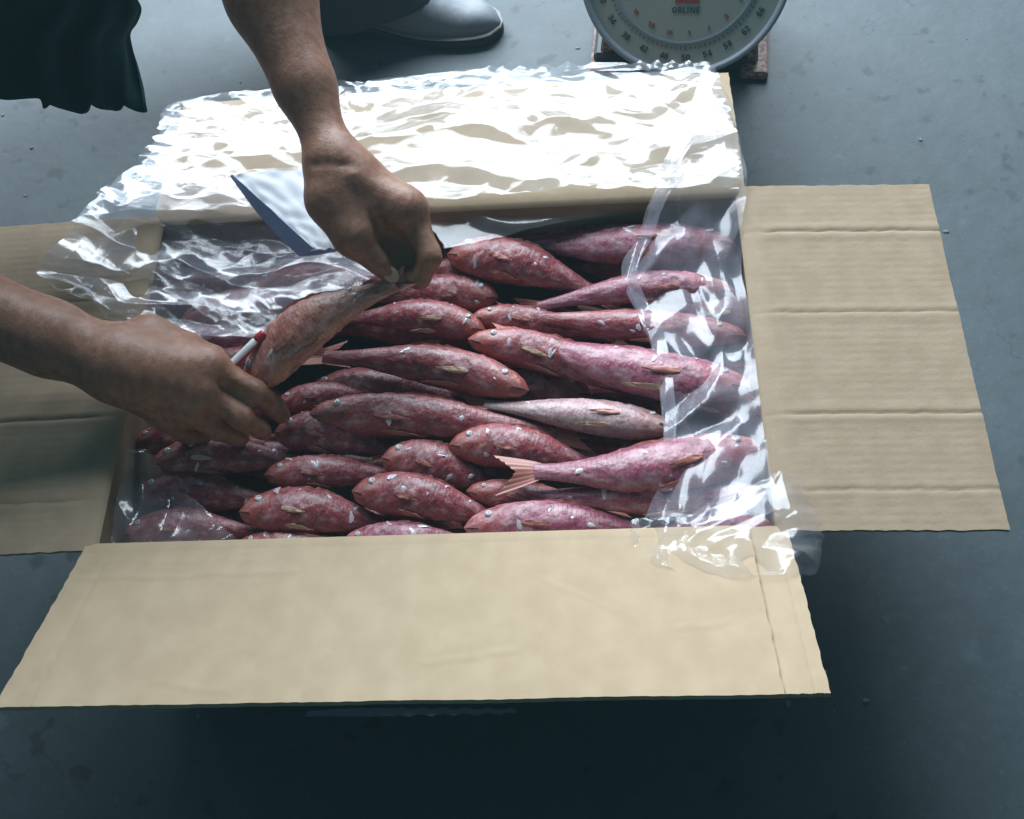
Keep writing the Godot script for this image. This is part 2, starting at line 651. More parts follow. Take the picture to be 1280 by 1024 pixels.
# ---------------------------------------------------------------- the carton
func flap(parent: Node, a: Vector3, b: Vector3, out: Vector3, m: Material, creases: Array, key: float, ribs: float, wrinkles := []) -> MeshInstance3D:
	# a: one end of the fold, b: the other, out: how far the flap reaches. creases: [place along the fold, depth]
	var nu := 150 if wrinkles.is_empty() else 230
	var nv := 50 if wrinkles.is_empty() else 80
	var inner := -out.normalized() * 0.0058
	var g: Array = []
	var width := (b - a).length()
	for j in nv + 1:
		var row := PackedVector3Array()
		for i in nu + 1:
			var u := float(i) / nu
			var v := float(j) / nv
			var eu := 0.0007 * soft.get_noise_2d(v * 260.0, key + (0.0 if u < 0.5 else 400.0)) * (absf(u - 0.5) * 2.0)
			var ev := (0.0003 * soft.get_noise_2d(u * 900.0, key + 90.0) + 0.0006 * soft.get_noise_2d(u * 90.0, key + 190.0)) * v
			var p := a.lerp(b, u) + out * v + (b - a) / width * eu + out.normalized() * ev
			if j == 0:
				p = a.lerp(b, u) + Vector3(inner.x, -0.0035, inner.z)
			elif j == 1:
				p = a.lerp(b, u) + Vector3(inner.x * 0.75, -0.0008, inner.z * 0.75)
			var h := 0.0006 * soft.get_noise_3d(p.x * 60.0, p.z * 60.0, key) + 0.00012 * soft.get_noise_3d(p.x * 500.0, p.z * 500.0, key)
			for w in wrinkles:
				var w0 := Vector2(w[0] * width, w[1] * 0.172)
				var wd := Vector2(w[2] * width, w[3] * 0.172) - w0
				var wp := Vector2(u * width, v * 0.172 + 0.003 * soft.get_noise_2d(u * 300.0, key)) - w0
				var wt := clampf(wp.dot(wd) / wd.length_squared(), 0.0, 1.0)
				var dd := (wp - wd * wt).length_squared()
				h += w[4] * (exp(-dd / 0.000012) - 0.6 * exp(-dd / 0.00005))
			if true:
				h += ribs * sin(u * width / 0.0075 * TAU) * (0.6 + 0.7 * soft.get_noise_2d(u * 200.0, v * 150.0 + key))
			for c in creases:
				var at: float = c[0] + 0.002 * soft.get_noise_2d(v * 160.0, c[0] * 900.0)
				var d := (u - at) * width
				h -= c[1] * exp(-d * d / 0.0000028)
				h += c[1] * 0.5 * exp(-d * d / 0.00006)
			row.append(p + Vector3(0, h * minf(v * 8.0, 1.0), 0))
		g.append(row)
	return put("flap", slab(g, 0.0035), m, parent)

func wall(parent: Node, a: Vector3, b: Vector3, inward: Vector3, m: Material) -> void:
	# two liners with the rim between them: the wall stands from the floor up to the fold
	var t := 0.0045
	var g: Array = []
	for j in 25:
		var row := PackedVector3Array()
		for i in 61:
			var u := i / 60.0
			var v := j / 24.0
			var p := a.lerp(b, u)
			p.y = lerpf(-0.0035, FLOOR + 0.003, v)
			p += inward * (0.003 * soft.get_noise_3d(p.x * 110.0 + p.z * 110.0, p.y * 120.0, 7.0) * sin(v * PI))
			row.append(p)
		g.append(row)
	var mesh := slab(g, t)
	put("wall", mesh, m, parent)

func make_carton() -> void:
	var t := thing("carton", "open brown cardboard carton with four flaps spread wide, full of red fish", "carton")
	var w := HALF_W
	var d := HALF_D
	var bl := Vector3(-w, 0, -d)
	var br := Vector3(w, 0, -d)
	var fr := Vector3(w, 0, d)
	var fl := Vector3(-w, 0, d)
	wall(t, br, bl, Vector3(0, 0, 1), M.kraft)
	wall(t, fl, fr, Vector3(0, 0, -1), M.kraft)
	wall(t, bl + Vector3(0, 0, 0.005), fl - Vector3(0, 0, 0.005), Vector3(1, 0, 0), M.kraft)
	wall(t, fr - Vector3(0, 0, 0.005), br + Vector3(0, 0, 0.005), Vector3(-1, 0, 0), M.kraft)
	put("bottom", box_mesh(Vector3(0, FLOOR + 0.004, 0), Vector3(2 * w - 0.012, 0.005, 2 * d - 0.012)), M.kraft, t)
	# side flaps lie nearly level, the front one rises, the back one sags
	flap(t, br, fr, Vector3(0.168, -0.010, 0.0), M.kraft, [[0.155, 0.0022], [0.41, 0.0016], [0.70, 0.0018], [0.90, 0.001]], 10.0, 0.00013)
	flap(t, fl, bl, Vector3(-0.170, -0.006, 0.0), M.kraft, [[0.13, 0.0016], [0.36, 0.0022], [0.72, 0.0016]], 20.0, 0.00013)
	flap(t, bl, br, Vector3(0.0, -0.012, -0.160), M.card, [[0.3, 0.0004]], 30.0, 0.00006)
	var rise := Vector3(0.0, 0.080, 0.152)
	flap(t, fr - Vector3(0.030, 0, 0), fl, rise, M.card, [[0.955, 0.0012], [0.60, 0.0006], [0.35, 0.0003]], 40.0, 0.00006, [[0.98, 0.22, 0.66, 0.20, 0.0009], [0.97, 0.10, 0.72, 0.11, 0.0006], [0.45, 0.80, 0.33, 0.74, 0.0008], [0.30, 0.30, 0.20, 0.52, 0.0006], [0.62, 0.10, 0.60, 0.95, 0.0004], [0.12, 0.62, 0.05, 0.60, 0.0007], [0.80, 0.88, 0.70, 0.93, 0.0006]])
	var strip := flap(t, fr + Vector3(0.0, -0.002, 0), fr - Vector3(0.036, 0.0045, 0), rise * 0.995, M.card, [[0.25, 0.0008]], 50.0, 0.00006)
	strip.name = "glue_strip"
	# the raw edges that show the fluting between the two liners
	put("cut_edge", box_mesh(Vector3(w + 0.0005, -0.002, 0), Vector3(0.004, 0.003, 2 * d - 0.012), Basis.IDENTITY, 0.0006), M.card_edge, t)

# ---------------------------------------------------------------- fish
const DEEP := [0.12, 0.48, 0.68, 0.85, 0.96, 1.0, 0.99, 0.95, 0.87, 0.75, 0.60, 0.45, 0.34, 0.31]

func deep(s: float) -> float:
	var x := clampf(s, 0.0, 1.0)
	x = sqrt(x * 0.9) / sqrt(0.9) if x < 0.0 else x
	var q := pow(x, 0.8) * (DEEP.size() - 1)
	var k := clampi(int(q), 0, DEEP.size() - 2)
	return cubic_interpolate(DEEP[k], DEEP[k + 1], DEEP[maxi(k - 1, 0)], DEEP[mini(k + 2, DEEP.size() - 1)], q - k)

func fish_at(f: Dictionary, s: float, a: float) -> Array:      # [point, outward] on the skin; a = 0 is the back, PI the belly
	var mid: Vector3 = f.head.lerp(f.tail, s) + f.side * f.bend * sin(PI * s) + Vector3(0, f.arch * sin(PI * s), 0)
	var hh: float = f.depth * deep(s)
	var tt: float = hh * (0.70 - 0.25 * smoothstep(0.55, 1.0, s))
	var gill := (-0.09 * exp(-pow((s - 0.245 - 0.02 * cos(a)) / 0.007, 2.0)) + 0.04 * exp(-pow((s - 0.228 - 0.02 * cos(a)) / 0.012, 2.0))) * absf(sin(a))
	var lump := 1.0 + gill + 0.05 * soft.get_noise_3d(s * 420.0 + f.key, cos(a) * 60.0, sin(a) * 60.0) + 0.025 * soft.get_noise_3d(s * 1300.0 + f.key, cos(a) * 190.0, sin(a) * 190.0)
	var flat := 1.0 if cos(a) > 0.0 else 0.9
	var o: Vector3 = f.dorsal * (hh * cos(a) * flat) + f.lateral * (tt * sin(a))
	return [mid + o * lump, (f.dorsal * cos(a) * tt + f.lateral * sin(a) * hh).normalized()]

func make_fish(d: Array, label: String, group: String) -> Node3D:
	# d: head x, y, h, tail x, y, h, width in the photograph, roll in degrees, bend, skin, which side shows (1 or -1)
	var head := spot(d[0], d[1], d[2] + LIFT)
	var tail := spot(d[3], d[4], d[5] + LIFT)
	var mid := head.lerp(tail, 0.4)
	var f := {}
	var t := (tail - head).normalized()
	var up := (Vector3.UP - t * t.y).normalized()
	var side: Vector3 = t.cross(up) * d[10]
	var roll := deg_to_rad(d[7])
	f.dorsal = side * cos(roll) + up * sin(roll)
	f.lateral = up * cos(roll) - side * sin(roll)
	f.side = side
	var px := (mid - EYE).length() / FOCAL
	f.depth = d[6] * 0.5 * px / sqrt(pow(cos(roll), 2.0) + pow(0.7 * sin(roll), 2.0)) * 1.06
	f.bend = d[8] + rng.randf_range(-0.004, 0.004)
	f.arch = rng.randf_range(0.001, 0.007)
	f.key = rng.randf() * 1000.0
	var base := mid
	f.head = head - base
	f.tail = tail - base
	var o := thing("fish", label, "fish", base, group)
	var skin: Material = M.fish[int(d[9])]
	# body
	var nl := 44
	var ns := 28
	var v := PackedVector3Array()
	var uv := PackedVector2Array()
	var idx := PackedInt32Array()
	var weld := PackedInt32Array()
	for i in nl + 1:
		var s := pow(float(i) / nl, 1.25)
		for j in ns + 1:
			v.append(fish_at(f, s, TAU * j / ns)[0])
			uv.append(Vector2(s, float(j) / ns))
		weld.append_array(PackedInt32Array([i * (ns + 1), i * (ns + 1) + ns]))
	for j in ns + 1:
		v[j] = f.head - t * 0.001
	var turned: bool = f.dorsal.cross(f.lateral).dot(t) > 0.0
	for i in nl:
		for j in ns:
			var a := i * (ns + 1) + j
			if turned:
				idx.append_array(PackedInt32Array([a, a + ns + 1, a + 1, a + 1, a + ns + 1, a + ns + 2]))
			else:
				idx.append_array(PackedInt32Array([a, a + 1, a + ns + 1, a + 1, a + ns + 2, a + ns + 1]))
	put("body", mesh_of(v, idx, uv, weld), skin, o)
	var dp: float = f.depth
	# forked tail fin with pleats
	var root: Vector3 = f.tail - t * dp * 0.25
	var tl: float = dp * rng.randf_range(1.5, 1.85) * (d[12] if d.size() > 12 else 1.0)
	var tg: Array = []
	for j in 9:
		var row := PackedVector3Array()
		for i in 25:
			var a := (i / 24.0 - 0.5) * 2.0
			var fork := 0.55 + 0.45 * absf(a)
			var r := j / 8.0
			var y: float = a * dp * lerpf(0.29, 0.70 * (d[12] if d.size() > 12 else 1.0), pow(r, 0.8)) 
			row.append(root + t * tl * (fork + 0.02 * sin(i * 2.3 + f.key)) * r + f.dorsal * y + f.lateral * (0.0005 * sin(i * 1.9 + f.key) * r + 0.004 * sin(a * 2.0 + f.key) * r))
		tg.append(row)
	put("tail_fin", slab(tg, 0.0007), M.fin if rng.randf() < 0.94 else M.pale_fin, o)
	# back fin, lying folded
	var bg: Array = []
	for j in 5:
		var row := PackedVector3Array()
		for i in 19:
			var s := lerpf(0.32, 0.72, i / 18.0)
			var q := fish_at(f, s, 0.10)
			var hgt := dp * 0.20 * sin(PI * pow(i / 18.0, 0.6)) * (0.8 + 0.25 * absf(sin(i * 1.3)))
			row.append(q[0] - q[1] * 0.001 + (f.dorsal * 0.75 + t * 0.65) * hgt * (j / 4.0) + f.lateral * (0.0008 * sin(i * 2.1) + hgt * 0.25 * (j / 4.0)))
		bg.append(row)
	put("back_fin", slab(bg, 0.0007), M.fin, o)
	# breast fin flat against the flank that shows, belly fin standing a little off
	for k in 2:
		var pg: Array = []
		var s0 := 0.275 if k == 0 else 0.31
		var a0 := 1.75 if k == 0 else 2.55
		var len_s := 0.15 if k == 0 else 0.18
		for j in 5:
			var row := PackedVector3Array()
			for i in 13:
				var x := i / 12.0
				var q := fish_at(f, s0 + len_s * x, a0 + (j / 4.0 - 0.5) * 0.26 * sin(PI * pow(minf(0.05 + x * 0.93, 1.0), 0.7)) + 0.16 * x)
				row.append(q[0] + q[1] * (0.0004 + 0.0018 * x * (1.0 if k == 0 else 1.8) + 0.0004 * sin(j * 2.7)))
			pg.append(row)
		put("breast_fin" if k == 0 else "belly_fin", slab(pg, 0.0006), M.pale_fin if rng.randf() < (0.35 if k == 1 else 0.15) else M.fin, o)
	# eye and mouth
	var e := fish_at(f, 0.115, 1.02)
	var ball := SphereMesh.new()
	ball.radius = dp * 0.17
	ball.height = dp * 0.34
	ball.radial_segments = 16
	ball.rings = 8
	var eb := put("eye", ball, M.fish_eye, o)
	eb.transform = Transform3D(Basis(Quaternion(Vector3.UP, e[1])) * Basis.from_scale(Vector3(1, 0.5, 1)), e[0] - e[1] * dp * 0.02)
	var pm := SphereMesh.new()
	pm.radius = dp * 0.078
	pm.height = dp * 0.156
	pm.radial_segments = 12
	pm.rings = 6
	var pb := put("pupil", pm, M.pupil, eb)
	pb.position = Vector3(0, dp * 0.102, 0)
	var mg: Array = []
	for j in 3:
		var row := PackedVector3Array()
		for i in 9:
			var q := fish_at(f, lerpf(0.008, 0.07, i / 8.0), 1.95 + (j - 1) * 0.10 * (1.0 - i / 10.0))
			row.append(q[0] + q[1] * (0.0003 + 0.0003 * (1 - absi(j - 1))))
		mg.append(row)
	put("mouth", slab(mg, 0.0005), M.mouth, o)
	# ice chips and loose scales stuck to the skin
	for k in ceili(0.7 * d[11]):
		var s := rng.randf_range(0.1, 0.8)
		var q := fish_at(f, s, rng.randf_range(0.5, 2.3))
		var r := rng.randf_range(0.0010, 0.0034)
		var chip := put("ice_flake", M.chips[rng.randi() % 4], M.flake, o)
		var bs := Basis(Quaternion(Vector3.UP, q[1])) * Basis(Vector3.UP, rng.randf() * TAU) * Basis.from_scale(Vector3(r * rng.randf_range(0.8, 2.4), r * 0.16, r * rng.randf_range(0.6, 1.1)))
		chip.transform = Transform3D(bs, q[0])
	return o

func make_chips() -> void:
	M.chips = []
	for k in 4:
		var pts := PackedVector3Array([Vector3(0, 1, 0)])
		var n := 7
		var idx := PackedInt32Array()
		for ring in 2:
			for i in n:
				var a := TAU * (i + rng.randf_range(-0.3, 0.3)) / n
				var r := rng.randf_range(0.45, 0.65) if ring == 0 else rng.randf_range(0.8, 1.15)
				pts.append(Vector3(cos(a) * r, rng.randf_range(0.7, 0.95) if ring == 0 else -0.4, sin(a) * r))
		for i in n:
			var j := (i + 1) % n
			idx.append_array(PackedInt32Array([0, 1 + i, 1 + j]))
			idx.append_array(PackedInt32Array([1 + i, 1 + n + i, 1 + j, 1 + j, 1 + n + i, 1 + n + j]))
		M.chips.append(mesh_of(pts, idx))

func make_all_fish() -> void:
	var pile := "frozen red fish packed in the carton"
	# head x, y, h, tail x, y, h, width, roll, bend, skin, side, flakes
	var rows := [
		[[850, 296, -0.060, 650, 297, -0.068, 34, 10, 0.002, 0, 1, 2], "narrow red fish furthest back, against the back wall of the carton"],
		[[920, 308, -0.050, 640, 306, -0.066, 62, -12, -0.004, 1, 1, 3], "plump red fish under clear film in the back right corner, head right with pale eye"],
		[[560, 318, -0.042, 748, 368, -0.064, 60, 6, 0.004, 0, -1, 5], "red fish pointing left beside the fist, whitish blotches on its cheek and back"],
		[[622, 371, -0.058, 455, 372, -0.072, 48, 20, 0.002, 0, 1, 2], "short red fish just right of the held tail, below the fist"],
		[[918, 364, -0.046, 672, 384, -0.060, 42, 14, 0.003, 1, 1, 3], "pink fish with head right under film, its tail crossing two others"],
		[[590, 396, -0.052, 768, 424, -0.074, 38, 10, 0.002, 0, -1, 5], "red fish with blunt round snout left, sandwiched below the pink tail in mid pile"],
		[[932, 420, -0.046, 650, 396, -0.054, 42, 12, -0.004, 0, 1, 6], "long mottled red fish with cream fin, head under the film on the right"],
		[[938, 487, -0.040, 645, 420, -0.050, 66, -6, -0.006, 1, 1, 6], "big pale pink fish slanting down to the right, head under film"],
		[[586, 424, -0.048, 830, 508, -0.072, 50, 12, 0.004, 0, -1, 5], "red fish slanting down right from an orange snout, in a dark gap"],
		[[606, 413, -0.054, 430, 400, -0.066, 46, 10, 0.003, 0, 1, 4], "red fish with silvery frosted end, directly below the short one under the fist"],
		[[660, 488, -0.050, 405, 446, -0.056, 54, 8, 0.006, 0, 1, 5], "dark red fish curved below the silvery frosted one, tail left"],
		[[387, 518, -0.044, 694, 542, -0.060, 56, 12, 0.006, 0, -1, 7], "long dark red fish with white lipped mouth pointing left, right of the fingertips"],
		[[842, 536, -0.048, 606, 506, -0.056, 50, -16, -0.002, 2, 1, 1], "silvery pale fish with yellowish belly among the red ones"],
		[[953, 563, -0.038, 668, 590, -0.040, 72, -4, -0.008, 1, 1, 8], "largest pink fish, its forked tail spread over its neighbours near the front"],
		[[562, 556, -0.048, 760, 592, -0.070, 56, 8, 0.004, 0, -1, 6], "red fish pointing left, its body passing under the spread forked tail"],
		[[584, 614, -0.056, 760, 632, -0.076, 38, 10, 0.000, 0, -1, 2], "red snout poking out below the spread forked tail"],
		[[958, 618, -0.044, 650, 618, -0.054, 44, 12, -0.004, 1, 1, 5], "narrow pink fish beneath the largest one, head under film in front right corner"],
		[[581, 660, -0.044, 836, 672, -0.060, 58, 4, 0.002, 1, -1, 6], "plump pink fish with lilac cheek touching the front wall, head left"],
		[[968, 660, -0.052, 770, 678, -0.064, 42, 10, 0.000, 1, 1, 2], "pink fish end under crumpled film in the very front right corner"],
		[[189, 580, -0.046, 384, 580, -0.062, 50, 12, 0.004, 0, -1, 5], "dark red fish lying directly below the lower hand, head left"],
		[[331, 594, -0.050, 506, 596, -0.066, 42, 10, 0.002, 0, -1, 5], "small dark red fish pointing left, second one below the fingertips"],
		[[478, 572, -0.046, 626, 612, -0.072, 58, 6, 0.002, 0, -1, 6], "stubby purple red fish in the middle of the front rows with two ice spots"],
		[[441, 614, -0.044, 634, 656, -0.068, 56, 8, 0.002, 0, -1, 8], "red fish speckled with many ice flakes, slanting down right in the front rows"],
		[[300, 640, -0.042, 496, 660, -0.066, 58, 2, 0.004, 0, -1, 6], "plump red fish with clear round eye near the left of the front wall"],
		[[172, 616, -0.054, 346, 630, -0.068, 50, 12, 0.002, 0, -1, 5], "dull red fish half under film by the left wall, second from the front"],
		[[155, 668, -0.052, 330, 668, -0.064, 44, 10, 0.000, 0, -1, 4], "purplish fish under film in the front left corner"],
		[[296, 684, -0.052, 460, 690, -0.062, 42, 10, 0.000, 0, -1, 3], "orange snouted fish mostly hidden by the front wall, left of its middle"],
		[[428, 680, -0.050, 606, 682, -0.062, 44, 10, 0.000, 1, -1, 6], "frosted pink fish along the front wall at its middle"],
		[[344, 540, -0.056, 500, 566, -0.070, 54, 8, 0.002, 0, -1, 3], "shadowed red fish lying just right of the lower hand's fingertips"],
		[[346, 506, -0.066, 480, 498, -0.076, 36, 10, 0.000, 0, -1, 1], "dark fish deep in the gap beneath the held fish"],
		[[166, 552, -0.058, 330, 556, -0.068, 40, 10, 0.000, 0, -1, 2], "red fish peeping out under the heel of the lower hand"],
		[[312, 362, -0.056, 500, 352, -0.064, 46, 10, 0.002, 0, -1, 1], "red fish under crumpled film just left of the fist"],
		[[226, 404, -0.052, 420, 378, -0.060, 46, 10, 0.002, 1, -1, 1], "greyish pink fish under film above the pen"],
		[[180, 440, -0.054, 350, 424, -0.062, 40, 10, 0.000, 1, -1, 1], "pink fish under film by the left wall, behind the lower hand"],
		[[176, 374, -0.058, 340, 350, -0.066, 42, 10, 0.000, 0, -1, 1], "red fish under glaring crumpled film in the back left part"],
		[[190, 324, -0.060, 370, 316, -0.066, 44, 10, 0.000, 0, -1, 1], "red fish beneath glaring film near the back left corner"],
		[[366, 312, -0.060, 540, 300, -0.066, 40, 10, 0.000, 0, -1, 1], "red fish under film between the folded paper and the back wall"],
		[[530, 336, -0.058, 690, 350, -0.070, 34, 10, 0.000, 0, -1, 2], "slim dark red fish wedged between the fist and the blotched fish"],
		[[240, 462, -0.058, 400, 446, -0.066, 44, 10, 0.000, 0, -1, 1], "red fish beneath the pen, beside the held fish"],
		[[960, 524, -0.062, 790, 470, -0.072, 44, 10, 0.000, 0, 1, 2], "dark red fish low under the film by the right wall"],
	]
	for r in rows:
		if r[0][1] < 380:                                 # the pile rises towards the back
			r[0][2] += 0.006
			r[0][5] += 0.006
		make_fish(r[0], r[1], pile)
	make_fish([306, 488, -0.014, 496, 356, 0.044, 66, 14, 0.014, 3, -1, 6, 0.5], "red fish held up by its tail, lit golden along its back", pile)
	# a second layer that only shows in the gaps
	for k in 22:
		var x := 210.0 + 160.0 * (k % 5) + 60.0 * (k / 5 % 2) + rng.randf_range(-20, 20)
		var y := 330.0 + 82.0 * (k / 5) + rng.randf_range(-14, 14)
		var flip := rng.randf() < 0.5
		var q := [x, y, -0.084, x + 205.0, y + rng.randf_range(-12, 12), -0.090, 58, 10, 0.0, 0, -1, 0]
		if flip:
			q = [x + 205.0, y, -0.084, x, y, -0.090, 58, 10, 0.0, 0, 1, 0]
		make_fish(q, "red fish of the lower layer, mostly hidden beneath the top fish", "fish of the lower layer")

# ---------------------------------------------------------------- film
func film(parent: Node, called: String, ctrl: Array, nu: int, nv: int, dirs: Array, key: float, ragged := 0.03, hazy := false, slope := 0.0) -> void:
	var g := patch(ctrl, nu, nv, ragged, false, key)
	var f := func(p, _u, _v): return crumple(p, dirs, key) + 0.002
	var m: Material = M.film_hazy if hazy else M.film
	if slope <= 0.0:
		put(called, sheet(push(g, f)), m, parent)
		return
	# crushed: flat facets between uneven corners
	var rn := RandomNumberGenerator.new()
	rn.seed = int(key) + 17
	g = push(g, f)
	var w: Array = []
	for r in nv + 1:
		var row := PackedVector3Array()
		for c in nu + 1:
			var du: Vector3 = g[r][mini(c + 1, nu)] - g[r][maxi(c - 1, 0)]
			var dv: Vector3 = g[mini(r + 1, nv)][c] - g[maxi(r - 1, 0)][c]
			var size := minf(du.length(), dv.length()) * 0.5
			var n := dv.cross(du).normalized()
			row.append(g[r][c] + du * rn.randf_range(-0.2, 0.2) + dv * rn.randf_range(-0.2, 0.2) + n * size * slope * rn.randf_range(-0.5, 0.5))
		w.append(row)
	var st := SurfaceTool.new()
	st.begin(Mesh.PRIMITIVE_TRIANGLES)
	st.set_smooth_group(-1)
	for r in nv:
		for c in nu:
			var q: Array = [w[r][c], w[r][c + 1], w[r + 1][c + 1], w[r + 1][c]]
			var order := [0, 1, 2, 0, 2, 3] if rn.randf() < 0.5 else [0, 1, 3, 1, 2, 3]
			for k in order:
				st.add_vertex(q[k])
	st.generate_normals()
	put(called, st.commit(), m, parent)

func make_film() -> void:
	var t := thing("plastic_liner", "clear crumpled plastic bag lining the carton, glaring over its back flap", "plastic bag")
	# over the back flap, two layers
	for k in 2:
		var e := 0.004 * k
		film(t, "film_sheet", [
			[[205 - 6 * k, 132, -0.004 + e], [330, 118 - 4 * k, -0.002 + e], [480, 104, 0.0 + e], [620, 94, 0.002 + e], [760, 90 + 6 * k, 0.0 + e], [893, 84, 0.006 + e]],
			[[192, 170, 0.004 + e], [320, 168, 0.010 + e], [470, 160, 0.012 + e], [620, 146, 0.016 + e], [770, 140, 0.012 + e], [912, 128, 0.014 + e]],
			[[168, 215, 0.006 + e], [300, 210, 0.010 + e], [460, 205, 0.010 + e], [620, 196, 0.011 + e], [775, 192, 0.011 + e], [926, 184, 0.014 + e]],
			[[140, 262, 0.014 + e], [290, 262, 0.015 + e], [450, 254, 0.016 + e], [600, 244, 0.015 + e], [770, 238, 0.015 + e], [932, 236, 0.014 + e]]],
			210, 90, [[1.62, 0.075, 0.15, 0.78], [2.40, 0.048, 0.16], [1.0, 0.044, 0.14], [1.95, 0.026, 0.14], [0.6, 0.034, 0.10]], 100.0 + 60.0 * k, 0.03)
	# over the back left corner and down onto the fish
	for k in 2:
		var e := 0.005 * k
		film(t, "film_sheet", [
			[[205, 180, 0.004 + e], [280, 235, 0.010 + e], [400, 244, 0.010 + e], [548, 238, 0.004 + e]],
			[[132, 235, 0.010 + e], [215, 266, 0.006 + e], [385, 260, 0.002 + e], [545, 250, 0.002 + e]],
			[[100, 270, 0.012 + e], [195, 284, -0.003 + e], [375, 278, -0.022 + e], [541, 268, -0.022 + e]],
			[[62, 312, 0.014 + e], [180, 328, -0.004 + e], [352, 326, -0.018 + e], [526, 300, -0.019 + e]],
			[[44, 342, 0.010 + e], [166, 368, -0.002 + e], [320, 376, -0.013 + e], [455, 354, -0.016 + e]],
			[[96, 366, 0.008 + e], [178, 416, -0.003 + e], [300, 427, -0.008 + e], [420, 402, -0.013 + e]]],
			180, 140, [[1.80, 0.050, 0.27, 0.77], [2.45, 0.046, 0.20], [1.2, 0.05, 0.12], [2.2, 0.024, 0.16], [0.7, 0.034, 0.10]], 300.0 + 70.0 * k, 0.03, k == 1)
	# the tongue that drops from the back wall onto the first fish
	film(t, "film_sheet", [
		[[526, 254, -0.012], [610, 256, -0.014], [700, 257, -0.015], [806, 254, -0.018]],
		[[535, 282, -0.010], [620, 272, -0.012], [710, 264, -0.014], [806, 259, -0.018]],
		[[556, 315, -0.010], [630, 296, -0.012], [715, 277, -0.014], [806, 264, -0.018]]],
		60, 20, [[1.7, 0.06, 0.10, 0.74], [2.4, 0.05, 0.08]], 500.0, 0.03)
	# the strip along the right side
	film(t, "film_sheet", [
		[[884, 84, 0.012], [893, 88, 0.014], [903, 98, 0.012], [910, 112, 0.006]],
		[[838, 190, 0.018], [866, 194, 0.020], [905, 196, 0.018], [931, 200, 0.010]],
		[[806, 275, -0.010], [850, 275, -0.008], [900, 272, -0.004], [932, 272, 0.002]],
		[[782, 345, -0.026], [835, 350, -0.020], [885, 345, -0.018], [928, 342, -0.010]],
		[[812, 425, -0.024], [860, 428, -0.018], [905, 424, -0.014], [948, 420, -0.008]],
		[[830, 520, -0.020], [875, 520, -0.014], [920, 516, -0.010], [962, 514, -0.006]],
		[[826, 600, -0.016], [880, 602, -0.010], [930, 598, -0.006], [978, 590, 0.002]],
		[[806, 652, -0.014], [870, 655, -0.006], [930, 650, 0.002], [990, 640, 0.008]]],
		70, 190, [[0.15, 0.040, 0.40], [0.55, 0.052, 0.34], [2.95, 0.034, 0.30], [1.3, 0.080, 0.12]], 600.0, 0.02, true)
	# folded hem of the strip: a narrow doubled band that catches the light
	film(t, "film_hem", [
		[[884, 82, 0.016], [899, 90, 0.018]], [[835, 195, 0.022], [856, 197, 0.026]], [[804, 280, -0.006], [822, 282, -0.002]],
		[[779, 345, -0.022], [800, 348, -0.016]], [[812, 428, -0.020], [834, 430, -0.014]], [[829, 520, -0.016], [846, 521, -0.012]], [[828, 600, -0.012], [840, 601, -0.009]]],
		14, 160, [[0.2, 0.020, 0.4], [1.5, 0.05, 0.2]], 700.0, 0.04, true)
	# spilling over the front right corner
	film(t, "film_sheet", [
		[[792, 652, -0.010], [860, 640, 0.004], [930, 610, 0.010], [985, 592, 0.010], [1004, 600, 0.006]],
		[[786, 680, 0.004], [860, 672, 0.012], [930, 655, 0.016], [985, 640, 0.014], [1012, 632, 0.004]],
		[[800, 702, 0.016], [865, 704, 0.020], [930, 694, 0.022], [980, 690, 0.020], [1030, 668, 0.000]],
		[[835, 714, 0.022], [885, 728, 0.028], [940, 722, 0.030], [990, 724, 0.026], [1004, 716, 0.004]]],
		96, 68, [[0.4, 0.036, 0.5], [1.9, 0.034, 0.44], [2.6, 0.030, 0.36], [1.1, 0.016, 0.22]], 800.0, 0.05)
	# inside the left front corner
	film(t, "film_sheet", [
		[[158, 560, -0.008], [176, 566, -0.022], [205, 585, -0.030]],
		[[150, 600, -0.008], [190, 606, -0.020], [232, 618, -0.028]],
		[[140, 645, -0.010], [210, 650, -0.022], [272, 652, -0.026]],
		[[136, 684, -0.012], [220, 686, -0.022], [312, 686, -0.026]]],
		46, 60, [[0.3, 0.04, 0.45], [1.0, 0.03, 0.40], [2.4, 0.034, 0.35]], 900.0, 0.05)
	# glimpses: a loop at the back left corner, a rim behind the back flap, ends under the front flap
	film(t, "film_sheet", [[[222, 122, -0.012], [203, 134, -0.010], [197, 154, -0.012]], [[226, 134, -0.004], [212, 142, -0.002], [210, 160, -0.006]]], 24, 8, [[0.8, 0.012, 0.5], [2.2, 0.01, 0.5]], 950.0, 0.05)
	film(t, "film_sheet", [
		[[440, 104, -0.02], [560, 92, -0.018], [680, 84, -0.016], [800, 80, -0.014], [890, 80, -0.01]],
		[[440, 112, -0.012], [560, 102, -0.010], [680, 96, -0.008], [800, 90, -0.008], [890, 90, -0.006]]], 90, 8, [[0.2, 0.02, 0.5], [1.5, 0.016, 0.5]], 970.0, 0.04)
	film(t, "film_sheet", [[[1024, 838, 0.068], [1034, 840, 0.070]], [[1022, 858, 0.070], [1033, 860, 0.073]]], 8, 8, [[0.3, 0.01, 0.6]], 980.0, 0.05)
	film(t, "film_sheet", [
		[[380, 888, 0.074], [450, 884, 0.076], [540, 884, 0.076], [650, 884, 0.075]],
		[[380, 894, 0.072], [450, 895, 0.073], [540, 893, 0.073], [650, 890, 0.072]]], 60, 6, [[0.2, 0.014, 0.5], [1.5, 0.01, 0.4]], 985.0, 0.06)
	film(t, "film_sheet", [[[2, 890, 0.070], [14, 896, 0.071]], [[1, 914, 0.068], [16, 906, 0.070]]], 6, 6, [[0.3, 0.01, 0.6]], 990.0, 0.05)

